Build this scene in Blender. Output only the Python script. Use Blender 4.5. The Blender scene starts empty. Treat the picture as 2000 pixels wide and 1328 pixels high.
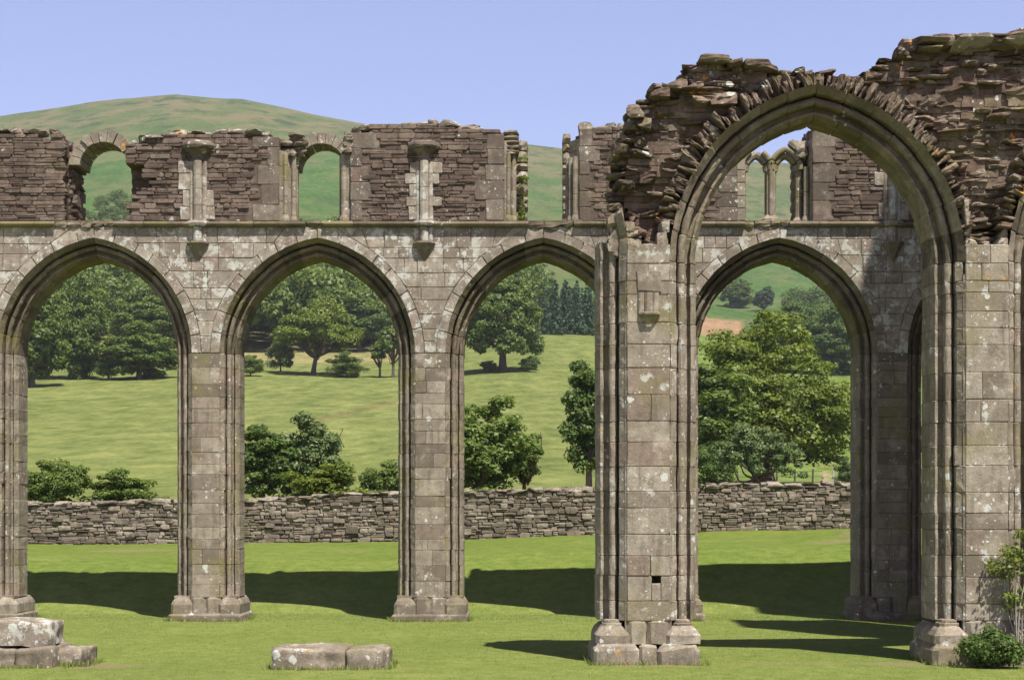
import bpy, math, random
import numpy as np
R = math.radians
random.seed(7)
rng = np.random.default_rng(11)
S = bpy.context.scene
COL = S.collection

# ------------------------------------------------------------------ camera
F = 3450.0                      # focal length in pixels of a 2000 px wide frame
CX, HOR, EYE = 1000.0, 1018.0, 1.69
cam = bpy.data.cameras.new('camera')
cam.sensor_width = 36.0
cam.lens = 36.0 * F / 2000.0
cam.shift_y = (HOR - 664.0) / 2000.0
cam.clip_start, cam.clip_end = 0.1, 8000
camo = bpy.data.objects.new('camera', cam)
camo.location = (0, 0, EYE)
camo.rotation_euler = (R(90), 0, 0)
COL.objects.link(camo)
S.camera = camo

def wx(px, D): return (px - CX) * D / F
def wz(py, D): return EYE + (HOR - py) * D / F

# ------------------------------------------------------------------ sky, sun, exposure
SUN_EL, SUN_AZ = R(61.5), R(28.0)      # azimuth: to the right of straight behind the camera
w = bpy.data.worlds.new('World'); S.world = w; w.use_nodes = True
nt = w.node_tree; nt.nodes.clear()
sky = nt.nodes.new('ShaderNodeTexSky'); sky.sky_type = 'NISHITA'; sky.sun_disc = False
sky.sun_elevation = SUN_EL; sky.sun_rotation = math.pi - SUN_AZ
sky.altitude = 200; sky.air_density = 1.0; sky.dust_density = 1.6; sky.ozone_density = 3.0
bg = nt.nodes.new('ShaderNodeBackground'); SKY_STRENGTH = 0.118
wo = nt.nodes.new('ShaderNodeOutputWorld')
tintn = nt.nodes.new('ShaderNodeMix'); tintn.data_type = 'RGBA'; tintn.blend_type = 'MULTIPLY'; tintn.inputs[0].default_value = 1.0
tintn.inputs[7].default_value = (1.20, 0.955, 1.06, 1)
# upper dome dimmed to cut fill light; the band over the hills stays bright
tcw = nt.nodes.new('ShaderNodeTexCoord'); sxyz = nt.nodes.new('ShaderNodeSeparateXYZ'); nt.links.new(tcw.outputs['Generated'], sxyz.inputs[0])
mrw = nt.nodes.new('ShaderNodeMapRange'); mrw.inputs[1].default_value = .30; mrw.inputs[2].default_value = .85; mrw.inputs[3].default_value = 1.0; mrw.inputs[4].default_value = .16
nt.links.new(sxyz.outputs[2], mrw.inputs[0])
stw = nt.nodes.new('ShaderNodeMath'); stw.operation = 'MULTIPLY'; stw.inputs[1].default_value = SKY_STRENGTH
nt.links.new(mrw.outputs[0], stw.inputs[0]); nt.links.new(stw.outputs[0], bg.inputs[1])
nt.links.new(sky.outputs[0], tintn.inputs[6]); nt.links.new(tintn.outputs[2], bg.inputs[0]); nt.links.new(bg.outputs[0], wo.inputs[0])
sl = bpy.data.lights.new('sun', 'SUN'); sl.energy = 5.0; sl.angle = R(0.53); sl.color = (1.0, 0.95, 0.86)
so = bpy.data.objects.new('sun', sl); COL.objects.link(so)
SD = np.array([math.sin(SUN_AZ) * math.cos(SUN_EL), -math.cos(SUN_AZ) * math.cos(SUN_EL), math.sin(SUN_EL)])
import mathutils
so.rotation_euler = mathutils.Vector(SD).to_track_quat('Z', 'Y').to_euler()
S.view_settings.view_transform = 'Standard'; S.view_settings.look = 'None'
S.view_settings.gamma = 1.0
S.view_settings.exposure = 0.72

# ------------------------------------------------------------------ node helpers
class NT:
    def __init__(s, name):
        s.m = bpy.data.materials.new(name); s.m.use_nodes = True
        s.t = s.m.node_tree; s.t.nodes.clear()
        s.out = s.t.nodes.new('ShaderNodeOutputMaterial')
    def n(s, typ, **kw):
        nd = s.t.nodes.new('ShaderNode' + typ)
        for k, v in kw.items(): setattr(nd, k, v)
        return nd
    def put(s, sock, v):
        if isinstance(v, bpy.types.NodeSocket): s.t.links.new(v, sock)
        elif v is not None:
            if isinstance(v, (tuple, list)) and len(v) == 3 and sock.type == 'RGBA': v = (*v, 1)
            sock.default_value = v
    def coord(s): return s.n('TexCoord').outputs['Object']
    def attr(s, name): return s.n('Attribute', attribute_name=name)
    def noise(s, vec, scale, detail=4, rough=0.55, dist=0.0):
        nd = s.n('TexNoise'); s.put(nd.inputs['Vector'], vec)
        nd.inputs['Scale'].default_value = scale; nd.inputs['Detail'].default_value = detail
        nd.inputs['Roughness'].default_value = rough; nd.inputs['Distortion'].default_value = dist
        return nd.outputs['Fac']
    def noisec(s, vec, scale, detail=3):
        nd = s.n('TexNoise'); s.put(nd.inputs['Vector'], vec)
        nd.inputs['Scale'].default_value = scale; nd.inputs['Detail'].default_value = detail
        return nd.outputs['Color']
    def vor(s, vec, scale):
        nd = s.n('TexVoronoi'); s.put(nd.inputs['Vector'], vec); nd.inputs['Scale'].default_value = scale
        return nd.outputs['Distance'], nd.outputs['Color']
    def math(s, op, a, b=None, c=None, clamp=False):
        nd = s.n('Math', operation=op, use_clamp=clamp)
        s.put(nd.inputs[0], a)
        if b is not None: s.put(nd.inputs[1], b)
        if c is not None: s.put(nd.inputs[2], c)
        return nd.outputs[0]
    def vmath(s, op, a, b=None, scale=None):
        nd = s.n('VectorMath', operation=op); s.put(nd.inputs[0], a)
        if b is not None: s.put(nd.inputs[1], b)
        if scale is not None: nd.inputs['Scale'].default_value = scale
        return nd.outputs[0]
    def rng(s, v, a, b, c=0.0, d=1.0):
        nd = s.n('MapRange', clamp=True, interpolation_type='SMOOTHSTEP'); s.put(nd.inputs[0], v)
        for i, x in zip((1, 2, 3, 4), (a, b, c, d)): s.put(nd.inputs[i], x)
        return nd.outputs[0]
    def mix(s, f, a, b, mode='MIX'):
        nd = s.n('Mix', data_type='RGBA', blend_type=mode)
        s.put(nd.inputs[0], f); s.put(nd.inputs[6], a); s.put(nd.inputs[7], b)
        return nd.outputs[2]
    def ramp(s, f, cols):
        nd = s.n('ValToRGB'); s.put(nd.inputs[0], f); e = nd.color_ramp.elements
        while len(e) < len(cols): e.new(0.5)
        for el, (p, c) in zip(e, cols): el.position = p; el.color = (*c, 1)
        return nd.outputs[0]
    def sep(s, c):
        nd = s.n('SeparateColor'); s.put(nd.inputs[0], c); return nd.outputs
    def bump(s, h, strength, dist):
        nd = s.n('Bump'); nd.inputs['Strength'].default_value = strength; nd.inputs['Distance'].default_value = dist
        s.put(nd.inputs['Height'], h); return nd.outputs[0]
    def bsdf(s, col, rough=0.9, normal=None, spec=0.2):
        b = s.n('BsdfPrincipled'); s.put(b.inputs['Base Color'], col); s.put(b.inputs['Roughness'], rough)
        b.inputs['Specular IOR Level'].default_value = spec
        if normal is not None: s.put(b.inputs['Normal'], normal)
        return b.outputs[0]
    def finish(s, sh): s.t.links.new(sh, s.out.inputs[0]); return s.m

def stone_mat(name, dark, mid, light, lichen=0.5, orange=0.0, algae=0.3, bump=0.5, crust=0.0, pink=(0.285, 0.21, 0.168)):
    g = NT(name); co = g.coord(); at = g.sep(g.attr('tint').outputs['Color'])
    base = g.ramp(at[0], [(0.0, dark), (0.5, mid), (1.0, light)])
    base = g.mix(g.rng(at[1], 0.68, 1.0, 0, 0.6), base, pink)
    n1 = g.noise(co, 1.1, 6, 0.6); n2 = g.noise(co, 7, 6, 0.65); n3 = g.noise(co, 45, 4, 0.7)
    base = g.mix(g.rng(n1, 0.3, 0.7, 0.30, 0.0), base, dark)
    base = g.mix(g.rng(n2, 0.42, 0.68, 0.0, 0.5), base, tuple(c * 0.55 for c in mid))
    mp = g.n('Mapping'); g.put(mp.inputs[0], co); mp.inputs['Scale'].default_value = (9.0, 9.0, 1.1)
    ns = g.noise(mp.outputs[0], 1.0, 5, .65)
    base = g.mix(g.rng(ns, .50, .68, 0, .58), base, tuple(c * .5 for c in mid))
    n4 = g.noise(g.vmath('ADD', co, (5.5, 2.2, 9.1)), 2.7, 8, .72)
    base = g.mix(g.rng(n4, .50, .66, 0, .55), base, tuple(min(.6, c * 1.15) for c in light))
    base = g.mix(g.rng(n4, .46, .34, 0, .55), base, dark)
    base = g.mix(1.0, base, g.ramp(n3, [(0.25, (0.72, 0.72, 0.72)), (0.75, (1.22, 1.2, 1.17))]), 'MULTIPLY')
    # green-brown algae
    na = g.noise(g.vmath('ADD', co, (7.3, 1.1, 3.7)), 1.6, 5, 0.6)
    base = g.mix(g.rng(na, 0.55 - 0.06 * algae, 0.70, 0, 0.7 * min(1, algae)), base, (0.185, 0.165, 0.060))
    # crustose white lichen: round spots gated by patches, and blotches
    wob = g.vmath('ADD', co, g.vmath('SCALE', g.vmath('SUBTRACT', g.noisec(co, 22, 4), (0.5, 0.5, 0.5)), scale=0.07))
    gate = g.noise(g.vmath('ADD', co, (3.1, 9.2, 5.5)), 1.5, 5, 0.65)
    tot = None
    for sc, r, lo in ((5.0, 0.30, 0.62), (11.0, 0.34, 0.55), (21.0, 0.33, 0.50)):
        d, c = g.vor(wob, sc); rr = g.math('MULTIPLY', g.rng(g.sep(c)[0], lo, 1.0, 0.0, 1.0), r)
        sp = g.math('MULTIPLY', g.rng(g.math('SUBTRACT', d, rr), -0.07, 0.0, 1.0, 0.0), g.rng(gate, 0.60 - 0.16 * lichen, 0.68 - 0.14 * lichen))
        tot = sp if tot is None else g.math('MAXIMUM', tot, sp)
    bl = g.noise(wob, 4.2, 9, 0.72)
    th = 0.73 - 0.155 * lichen
    blot = g.math('MULTIPLY', g.rng(bl, th, th + 0.05), g.rng(gate, 0.52 - 0.12 * lichen, 0.60 - 0.1 * lichen))
    tot = g.math('MAXIMUM', tot, g.math('MULTIPLY', blot, 0.8))
    lc = g.mix(g.noise(co, 3.0, 3), (0.60, 0.575, 0.53), (0.44, 0.46, 0.42))
    base = g.mix(g.math('MULTIPLY', tot, 0.92), base, lc)
    if crust > 0:
        upz = g.n('SeparateXYZ'); g.put(upz.inputs[0], g.n('NewGeometry').outputs['Normal'])
        cm = g.math('MULTIPLY', g.rng(upz.outputs[2], .15, .75), g.rng(g.noise(co, 6.5, 7, .75), .62 - .22 * crust, .66 - .18 * crust))
        base = g.mix(g.math('MULTIPLY', cm, .85), base, g.mix(g.rng(g.noise(co, 2.2, 4), .4, .6), (.42, .42, .36), (.30, .30, .20)))
    if orange > 0:
        no = g.noise(g.vmath('ADD', co, (1.7, 4.4, 8.8)), 2.3, 7, 0.68)
        t = 0.72 - 0.11 * orange
        base = g.mix(g.math('MULTIPLY', g.rng(no, t, t + 0.05), g.rng(n2, 0.35, 0.5)), base, (0.50, 0.24, 0.03))
    h = g.math('ADD', g.math('MULTIPLY', n2, 1.0), g.math('MULTIPLY', n3, 0.45))
    h = g.math('ADD', h, g.math('MULTIPLY', tot, 0.1))
    return g.finish(g.bsdf(base, 0.93, g.bump(h, bump, 0.02), 0.15))

M = {}
M['ashlar'] = stone_mat('ashlar', (0.115, 0.094, 0.071), (0.245, 0.207, 0.162), (0.375, 0.329, 0.262), 0.75, 0.08, 1.05, 0.45)
M['ashlar_lichen'] = stone_mat('ashlar_lichen', (0.14, 0.116, 0.094), (0.28, 0.236, 0.19), (0.40, 0.355, 0.292), 1.35, 0.0, 0.25, 0.45)
M['ashlar_near'] = stone_mat('ashlar_near', (0.12, 0.098, 0.074), (0.258, 0.217, 0.169), (0.39, 0.342, 0.276), 0.95, 0.6, 0.75, 0.55)
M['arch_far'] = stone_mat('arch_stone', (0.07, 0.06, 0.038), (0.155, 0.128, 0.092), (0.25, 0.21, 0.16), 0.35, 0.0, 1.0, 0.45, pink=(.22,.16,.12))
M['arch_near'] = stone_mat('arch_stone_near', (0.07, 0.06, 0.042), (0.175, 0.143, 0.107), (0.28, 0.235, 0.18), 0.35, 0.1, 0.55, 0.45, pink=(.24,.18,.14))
M['rubble_far'] = stone_mat('rubble_far', (0.066, 0.049, 0.04), (0.14, 0.104, 0.084), (0.225, 0.176, 0.144), 0.35, 0.2, 0.2, 0.7, pink=(0.19, 0.128, 0.104))
M['rubble_near'] = stone_mat('rubble_near', (0.052, 0.037, 0.028), (0.142, 0.104, 0.079), (0.275, 0.22, 0.17), 0.65, 0.8, 0.7, 0.9, pink=(0.215, 0.135, 0.105), crust=.10)
M['quoin'] = stone_mat('quoin_stone', (0.09, 0.072, 0.058), (0.175, 0.142, 0.115), (0.29, 0.25, 0.206), 0.8, 0.15, 0.2, 0.5, pink=(.22, .155, .125), crust=.25)
M['cope'] = stone_mat('cope_stone', (0.12, 0.10, 0.08), (0.22, 0.19, 0.15), (0.33, 0.29, 0.23), 0.9, 1.15, 0.5, 0.8, crust=.45)
M['mortar'] = stone_mat('mortar_core', (0.06, 0.047, 0.04), (0.10, 0.078, 0.064), (0.15, 0.12, 0.1), 0.1, 0.0, 0.2, 0.9)
M['mortar_light'] = stone_mat('mortar_light', (0.12, 0.10, 0.083), (0.17, 0.14, 0.115), (0.22, 0.19, 0.16), 0.4, 0.0, 0.3, 0.6)
M['drywall'] = stone_mat('field_stone', (0.10, 0.085, 0.068), (0.21, 0.178, 0.145), (0.36, 0.315, 0.26), 0.35, 0.0, 0.3, 0.6)

# ------------------------------------------------------------------ mesh builder
def link(o, parent=None):
    COL.objects.link(o)
    if parent is not None: o.parent = parent
    return o

class MB:
    def __init__(s): s.v = []; s.f = []; s.t = []
    def add(s, vs, fs, tint):
        b = len(s.v); s.v.extend(vs)
        for f in fs: s.f.append([i + b for i in f]); s.t.append(tint)
    def build(s, name, mat, parent=None, smooth=False):
        o0 = parent.matrix_world.translation if False else (world_loc(parent) if parent else (0, 0, 0))
        me = bpy.data.meshes.new(name)
        me.from_pydata([(a - o0[0], b - o0[1], c - o0[2]) for a, b, c in s.v], [], s.f)
        a = me.attributes.new('tint', 'FLOAT_COLOR', 'FACE')
        a.data.foreach_set('color', np.array([(t[0], t[1], t[2], 1.0) for t in s.t], dtype=np.float32).ravel())
        me.materials.append(mat)
        if smooth: me.polygons.foreach_set('use_smooth', [True] * len(me.polygons))
        return link(bpy.data.objects.new(name, me), parent)

def world_loc(o):
    x = np.zeros(3)
    while o is not None: x = x + np.array(o.location); o = o.parent
    return x

def tag(o, label=None, cat=None, group=None, kind=None):
    if label: o['label'] = label
    if cat: o['category'] = cat
    if group: o['group'] = group
    if kind: o['kind'] = kind
    return o
def empty(name, loc, label, cat, group=None):
    o = bpy.data.objects.new(name, None); o.location = loc; o.empty_display_size = 0.3; COL.objects.link(o)
    return tag(o, label, cat, group)

def rt(lo=0.0, hi=1.0): return (random.uniform(lo, hi), random.random(), random.random())
U = random.uniform

# ---- a dressed or rough stone whose face looks to -Y : polygon in (x,z), counter-clockwise seen from the front
def stone(mb, pts, y, depth=0.06, bev=0.01, tint=None, jit=0.0, dome=0.0):
    n = len(pts); cx = sum(p[0] for p in pts) / n; cz = sum(p[1] for p in pts) / n
    tint = tint or rt()
    vs = []
    tx, tz = U(-jit, jit), U(-jit, jit)
    for (x, z) in pts: vs.append((x, y + depth, z))
    for (x, z) in pts: vs.append((x, y + bev * 0.9 + U(0, jit * 0.02), z))
    for (x, z) in pts:
        dx, dz = cx - x, cz - z; L = math.hypot(dx, dz) + 1e-6
        k = min(bev * 1.25 / L, 0.45)
        xx, zz = x + dx * k, z + dz * k
        vs.append((xx, y + tx * (xx - cx) + tz * (zz - cz) + U(-1, 1) * jit * 0.012, zz))
    fs = []
    for i in range(n):
        j = (i + 1) % n
        fs.append((i, j, n + j, n + i)); fs.append((n + i, n + j, 2 * n + j, 2 * n + i))
    if dome > 0:
        vs.append((cx + U(-.2, .2) * (pts[0][0] - cx), y - dome, cz)); c = 3 * n
        for i in range(n): fs.append((2 * n + i, 2 * n + (i + 1) % n, c))
    else: fs.append(tuple(range(2 * n, 3 * n)))
    mb.add(vs, fs, tint)

def rough_poly(x0b, x1b, x0t, x1t, z0, z1, k):
    h = z1 - z0; wd = min(x1b - x0b, x1t - x0t); c = lambda: U(0.04, 0.42) * min(h, wd) * k
    j = lambda: U(-.13, .13) * h * k
    return [(x0b + c(), z0 + j() * .5), (x1b - c(), z0 + j() * .5), (x1b + j(), z0 + c()), (x1t + j(), z1 - c()),
            (x1t - c(), z1 + j() * .5), (x0t + c(), z1 + j() * .5), (x0t + j(), z1 - c()), (x0b + j(), z0 + c())]

def courses(z0, z1, a, b):
    zs = [z0]
    while zs[-1] < z1 - a * 0.7: zs.append(zs[-1] + U(a, b))
    zs[-1] = z1
    return zs

def fill_course(mb, z0, z1, xl, xr, y, lmin, lmax, gap=0.006, bev=0.008, rough=0.0, out=0.0, jit=0.0, split=0.0, tl=0.0, th=1.0, skip=None, depth=0.08, dome=0.0):
    a0, a1, b0, b1 = xl(z0), xl(z1), xr(z0), xr(z1)
    xs = [0.0]; L = max(b0, b1) - min(a0, a1)
    if L < 0.05: return
    while xs[-1] < L: xs.append(xs[-1] + U(lmin, lmax))
    if len(xs) > 2 and L - xs[-2] < lmin * 0.6: xs.pop(-2)
    xs = [x / xs[-1] for x in xs] if len(xs) > 1 else [0, 1]
    for i in range(len(xs) - 1):
        wl, wr = min(a0, a1), max(b0, b1)
        xa_, xb_ = wl + (wr - wl) * xs[i], wl + (wr - wl) * xs[i + 1]
        l0, l1 = max(a0, xa_) + gap, max(a1, xa_) + gap; r0, r1 = min(b0, xb_) - gap, min(b1, xb_) - gap
        r0, r1 = max(r0, l0), max(r1, l1)
        if l0 > b0 or r0 < a0: l0 = r0 = min(max((l0 + r0) / 2, a0), b0)
        if l1 > b1 or r1 < a1: l1 = r1 = min(max((l1 + r1) / 2, a1), b1)
        if skip and skip((l0 + r0 + l1 + r1) / 4, (z0 + z1) / 2): continue
        if max(r0 - l0, r1 - l1) < 0.02: continue
        rows = [(z0, z1)]
        if split and random.random() < split:
            m = z0 + (z1 - z0) * U(.35, .65); rows = [(z0, m), (m, z1)]
        for (p, q) in rows:
            fp = (p - z0) / (z1 - z0); fq = (q - z0) / (z1 - z0)
            lb, rb = l0 + (l1 - l0) * fp, r0 + (r1 - r0) * fp; lt, rt_ = l0 + (l1 - l0) * fq, r0 + (r1 - r0) * fq
            if rough > 0 and min(rb - lb, rt_ - lt) > 0.05: pts = rough_poly(lb, rb, lt, rt_, p + gap, q - gap, rough)
            elif rb - lb < 0.01: pts = [(rb, p + gap), (rt_, q - gap), (lt, q - gap)]
            elif rt_ - lt < 0.01: pts = [(lb, p + gap), (rb, p + gap), (rt_, q - gap)]
            else:
                e = 0.012 * (1 if rough == 0 else 0)
                pts = [(lb + U(0, e), p + gap + U(0, e * .6)), (rb - U(0, e), p + gap + U(0, e * .6)), (rt_ - U(0, e), q - gap), (lt + U(0, e), q - gap)]
            stone(mb, pts, y - U(0, out), depth, bev, rt(tl, th), jit, dome * U(0.2, 1))

# ---- irregular boulder-like block
_T = [(x, y, z) for x in (-1, 0, 1) for y in (-1, 0, 1) for z in (-1, 0, 1) if (x, y, z) != (0, 0, 0)]
_TI = {p: i for i, p in enumerate(_T)}
_TF = []
for ax in range(3):
    for sg in (-1, 1):
        o = [k for k in range(3) if k != ax]
        for i in (-1, 0):
            for j in (-1, 0):
                q = []
                for (di, dj) in ((0, 0), (1, 0), (1, 1), (0, 1)):
                    p = [0, 0, 0]; p[ax] = sg; p[o[0]] = i + di; p[o[1]] = j + dj; q.append(_TI[tuple(p)])
                flip = (sg == 1) == (ax == 1)
                _TF.append(tuple(reversed(q)) if flip else tuple(q))
def rock(mb, c, size, rot=0.0, tilt=0.0, jit=0.16, tint=None, power=0.82, yaw=0.0):
    vs = []; cr, sr = math.cos(rot), math.sin(rot); ct, st = math.cos(tilt), math.sin(tilt); cy, sy = math.cos(yaw), math.sin(yaw)
    for (x, y, z) in _T:
        k = {1: 1.0, 2: power + 0.1, 3: power}[abs(x) + abs(y) + abs(z)]
        x, y, z = [(q * k + U(-jit, jit)) * s / 2 for q, s in zip((x, y, z), size)]
        y, z = y * ct - z * st, y * st + z * ct
        x, y = x * cy - y * sy, x * sy + y * cy
        x, z = x * cr - z * sr, x * sr + z * cr
        vs.append((c[0] + x, c[1] + y, c[2] + z))
    mb.add(vs, _TF, tint or rt())

def _cube_template(N):
    ids = {}; pts = []; fs = []
    def idx(p):
        if p not in ids: ids[p] = len(pts); pts.append(p)
        return ids[p]
    for ax in range(3):
        o = [k for k in range(3) if k != ax]
        for sg in (0, N):
            for i in range(N):
                for j in range(N):
                    q = []
                    for di, dj in ((0, 0), (1, 0), (1, 1), (0, 1)):
                        p = [0, 0, 0]; p[ax] = sg; p[o[0]] = i + di; p[o[1]] = j + dj; q.append(idx(tuple(p)))
                    flip = (sg == N) == (ax == 1)
                    fs.append(tuple(reversed(q)) if flip else tuple(q))
    return np.array(pts, float) / N * 2 - 1, fs
_CT, _CF = _cube_template(4)
def split_stone(mb, c, size, rot=0.0, tilt=0.0, yaw=0.0, tint=None, cuts=5, rough=.05, roundness=.35):
    """a broken field stone: rounded block with random cleavage planes, mostly bedded flat"""
    P = _CT.copy()
    L = np.linalg.norm(P, axis=1)[:, None]; P = P * (1 - roundness) + P / L * roundness * 1.12
    for _ in range(cuts):
        n = rng.normal(size=3) * np.array([1.0, 1.0, .55]); n /= np.linalg.norm(n)
        d = rng.uniform(.62, .95); e = P @ n - d
        P = P - np.clip(e, 0, None)[:, None] * n
    P[:, 2] += .16 * rng.normal() * P[:, 0] * np.abs(P[:, 2]) + .12 * rng.normal() * P[:, 1]
    P += rng.normal(size=P.shape) * rough * np.array([.6, .6, 1.0])
    P = P * np.array(size) / 2
    def rot2(P, i, j, a):
        ca, sa = math.cos(a), math.sin(a); Q = P.copy(); Q[:, i] = P[:, i] * ca - P[:, j] * sa; Q[:, j] = P[:, i] * sa + P[:, j] * ca; return Q
    P = rot2(P, 1, 2, tilt); P = rot2(P, 0, 1, yaw); P = rot2(P, 0, 2, rot)
    P = P + np.array(c)
    mb.add([tuple(p) for p in P], _CF, tint or rt())

def box(mb, x0, x1, y0, y1, z0, z1, tint=(.5, .3, .5)):
    vs = [(x, y, z) for z in (z0, z1) for y in (y0, y1) for x in (x0, x1)]
    mb.add(vs, [(0, 2, 3, 1), (4, 5, 7, 6), (0, 1, 5, 4), (2, 6, 7, 3), (0, 4, 6, 2), (1, 3, 7, 5)], tint)

# block with chamfered top edges (plinths)
def chamfer_block(mb, x0, x1, y0, y1, z0, z1, ch, chz, tint, jit=0.006):
    j = lambda: U(-jit, jit)
    rings = []
    c = min(0.05, (x1 - x0) * .2)
    for (z, i) in ((z0, 0), (z1 - chz, 0), (z1 - chz * .5, ch * .42), (z1 - 0.012, ch), (z1, ch + 0.014)):
        a0, a1, b0, b1 = x0 + i, x1 - i, y0 + i, y1 - i
        rings.append([(a0 + c + j(), b0 + j(), z + j()), (a1 - c + j(), b0 + j(), z + j()), (a1 + j(), b0 + c + j(), z + j()), (a1 + j(), b1 - c + j(), z + j()),
                      (a1 - c + j(), b1 + j(), z + j()), (a0 + c + j(), b1 + j(), z + j()), (a0 + j(), b1 - c + j(), z + j()), (a0 + j(), b0 + c + j(), z + j())])
    vs = [p for r in rings for p in r]; fs = []
    for k in range(len(rings) - 1):
        for i in range(8): fs.append((k * 8 + i, k * 8 + (i + 1) % 8, k * 8 + 8 + (i + 1) % 8, k * 8 + 8 + i))
    fs.append(tuple(range((len(rings) - 1) * 8, len(rings) * 8)))
    mb.add(vs, fs, tint)

# ---- moulded section swept up a jamb and round a pointed arch.  section: list of (w, v): w outward from the soffit, v back from the face
def section(z, T, k=1.0):
    s = [(0.30, 0.0), (0.228, 0.075), (0.226, 0.25), (0.214, 0.27), (0.207, 0.27)]
    rc, rv, r = 0.166, 0.185, 0.040
    for a in range(20, 201, 30): s.append((rc + r * math.cos(R(a)), rv - r * math.sin(R(a))))
    s += [(0.122, 0.285), (0.078, 0.295), (0.068, 0.285), (0.066, 0.228), (0.038, 0.226), (0.0, 0.30)]
    s = [(a * k, b * k) for a, b in s]
    back = [(a, T - b) for a, b in reversed(s)]
    return s + back
def inset(sec, g):
    n = len(sec); out = []
    for i in range(n):
        a, b = sec[max(0, i - 1)], sec[min(n - 1, i + 1)]
        dx, dy = b[0] - a[0], b[1] - a[1]; L = math.hypot(dx, dy) + 1e-9
        out.append((sec[i][0] - dy / L * g * -1, sec[i][1] + dx / L * g * -1) if False else (sec[i][0] + dy / L * g, sec[i][1] - dx / L * g))
    return out
def sweep(mb, rings, tints):
    n = len(rings[0]); vs = [p for r in rings for p in r]
    b = len(mb.v); mb.v.extend(vs)
    for k in range(len(rings) - 1):
        for i in range(n - 1):
            mb.f.append([b + k * n + i, b + k * n + i + 1, b + (k + 1) * n + i + 1, b + (k + 1) * n + i]); mb.t.append(tints[k])
def jamb(mb, cx, s, a, D, zs, sec, g=0.005, d=0.005):
    """zs: course heights; s=-1 the left jamb of the opening at cx, +1 the right one"""
    si = inset(sec, g); rings = []; tints = []
    for k in range(len(zs) - 1):
        t = rt(0.35, .85); wob = U(-.004, .004); dv = U(-.004, .004)
        chip = U(.01, .035) if random.random() < .22 else 0.0; zc = U(.2, .8)
        nz = [U(-.0035, .0035) for _ in sec]
        for z, q in ((zs[k], si), (zs[k] + d, sec), (zs[k] + (zs[k + 1] - zs[k]) * zc * .5, sec), (zs[k] + (zs[k + 1] - zs[k]) * (.5 + zc * .5), sec), (zs[k + 1] - d, sec), (zs[k + 1], si)):
            e = [U(-.0035, .0035) for _ in sec]
            c1 = chip if (z > zs[k] + d * 2 and z < zs[k + 1] - d * 2) or chip > .028 else 0
            rings.append([(cx + s * (a + w_ + wob + nz[i] + e[i] - (c1 * .5 if i in (0, 1) else 0)), D + v_ + dv + e[-i] + (c1 if i == 0 else 0), z) for i, (w_, v_) in enumerate(q)]); tints.append(t)
    sweep(mb, rings, tints)
def archhalf(mb, cx, s, a, o, zs, D, sec, nblk, sub=3, g=0.007, t0=0.0, t1=1.0, lo=.15):
    Rr = a + o; si = inset(sec, g); rings = []; tints = []
    def ring(t, q):
        out = []
        for w_, v_ in q:
            r = Rr + w_; al = t * math.acos(o / r)
            out.append((cx - s * o + s * r * math.cos(al), D + v_, zs + r * math.sin(al)))
        return out
    d = 0.012 / (Rr * 1.3)
    for k in range(nblk):
        u0 = t0 + (t1 - t0) * k / nblk; u1 = t0 + (t1 - t0) * (k + 1) / nblk; t = rt(lo, 1); ob = U(-.008, .008); oc = U(-.006, .006); secb = [(p[0] + ob, p[1] + oc) for p in sec]
        rings.append(ring(u0, si)); tints.append(t)
        for m in range(sub + 1):
            rings.append([(p[0] + U(-.005, .005), p[1] + U(-.005, .005), p[2] + U(-.005, .005)) for p in ring(u0 + d + (u1 - u0 - 2 * d) * m / sub, secb)]); tints.append(t)
        rings.append(ring(u1, si)); tints.append(t)
    sweep(mb, rings, tints)
def arch_x(cx, s, a, o, zs, w_, z):
    r = a + o + w_; h = z - zs
    if h <= 0: return cx + s * (a + w_)
    if h >= math.sqrt(r * r - o * o): return cx
    return cx - s * o + s * math.sqrt(r * r - h * h)
def ring_stones(mb, cx, s, a, o, zs, D, w0, w1, n, y, depth=0.08, t0=0.0):
    def P(t, w_):
        r = a + o + w_; al = t * math.acos(o / r); return (cx - s * o + s * r * math.cos(al), zs + r * math.sin(al))
    cuts = [t0 + (1 - t0) * (i + (U(-.2, .2) if 0 < i < n else 0)) / n for i in range(n + 1)]
    for i in range(n):
        e = 0.003
        u0, u1 = cuts[i] + e, cuts[i + 1] - e; um = (u0 + u1) / 2
        ww = w1 + U(-.004, .004)
        pts = [P(u0, w0), P(u0, ww), P(um, ww), P(u1, ww), P(u1, w0), P(um, w0)]
        if s < 0: pts = [pts[0], pts[5], pts[4], pts[3], pts[2], pts[1]]
        stone(mb, pts, y - U(0, .004), depth, 0.006, rt(.3, .9), 0.015)

def tube(mb, pts, rad, n=8, tint=(.5, .3, .5), cap=True):
    pts = [np.array(p, float) for p in pts]; rings = []
    for i, p in enumerate(pts):
        d = pts[min(i + 1, len(pts) - 1)] - pts[max(i - 1, 0)]; d /= np.linalg.norm(d) + 1e-9
        up = np.array([0, 0, 1.0]) if abs(d[2]) < .9 else np.array([0, 1.0, 0])
        a = np.cross(d, up); a /= np.linalg.norm(a); b = np.cross(d, a)
        r = rad[i] if hasattr(rad, '__len__') else rad
        rings.append([tuple(p + r * (a * math.cos(2 * math.pi * k / n) + b * math.sin(2 * math.pi * k / n))) for k in range(n)])
    vs = [q for r in rings for q in r]; fs = []
    for i in range(len(rings) - 1):
        for k in range(n): fs.append((i * n + k, i * n + (k + 1) % n, (i + 1) * n + (k + 1) % n, (i + 1) * n + k))
    if cap: fs += [tuple(range(n)), tuple(range(len(vs) - n, len(vs)))]
    mb.add(vs, fs, tint)

def interp(x, xs, ys): return float(np.interp(x, xs, ys))

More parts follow.
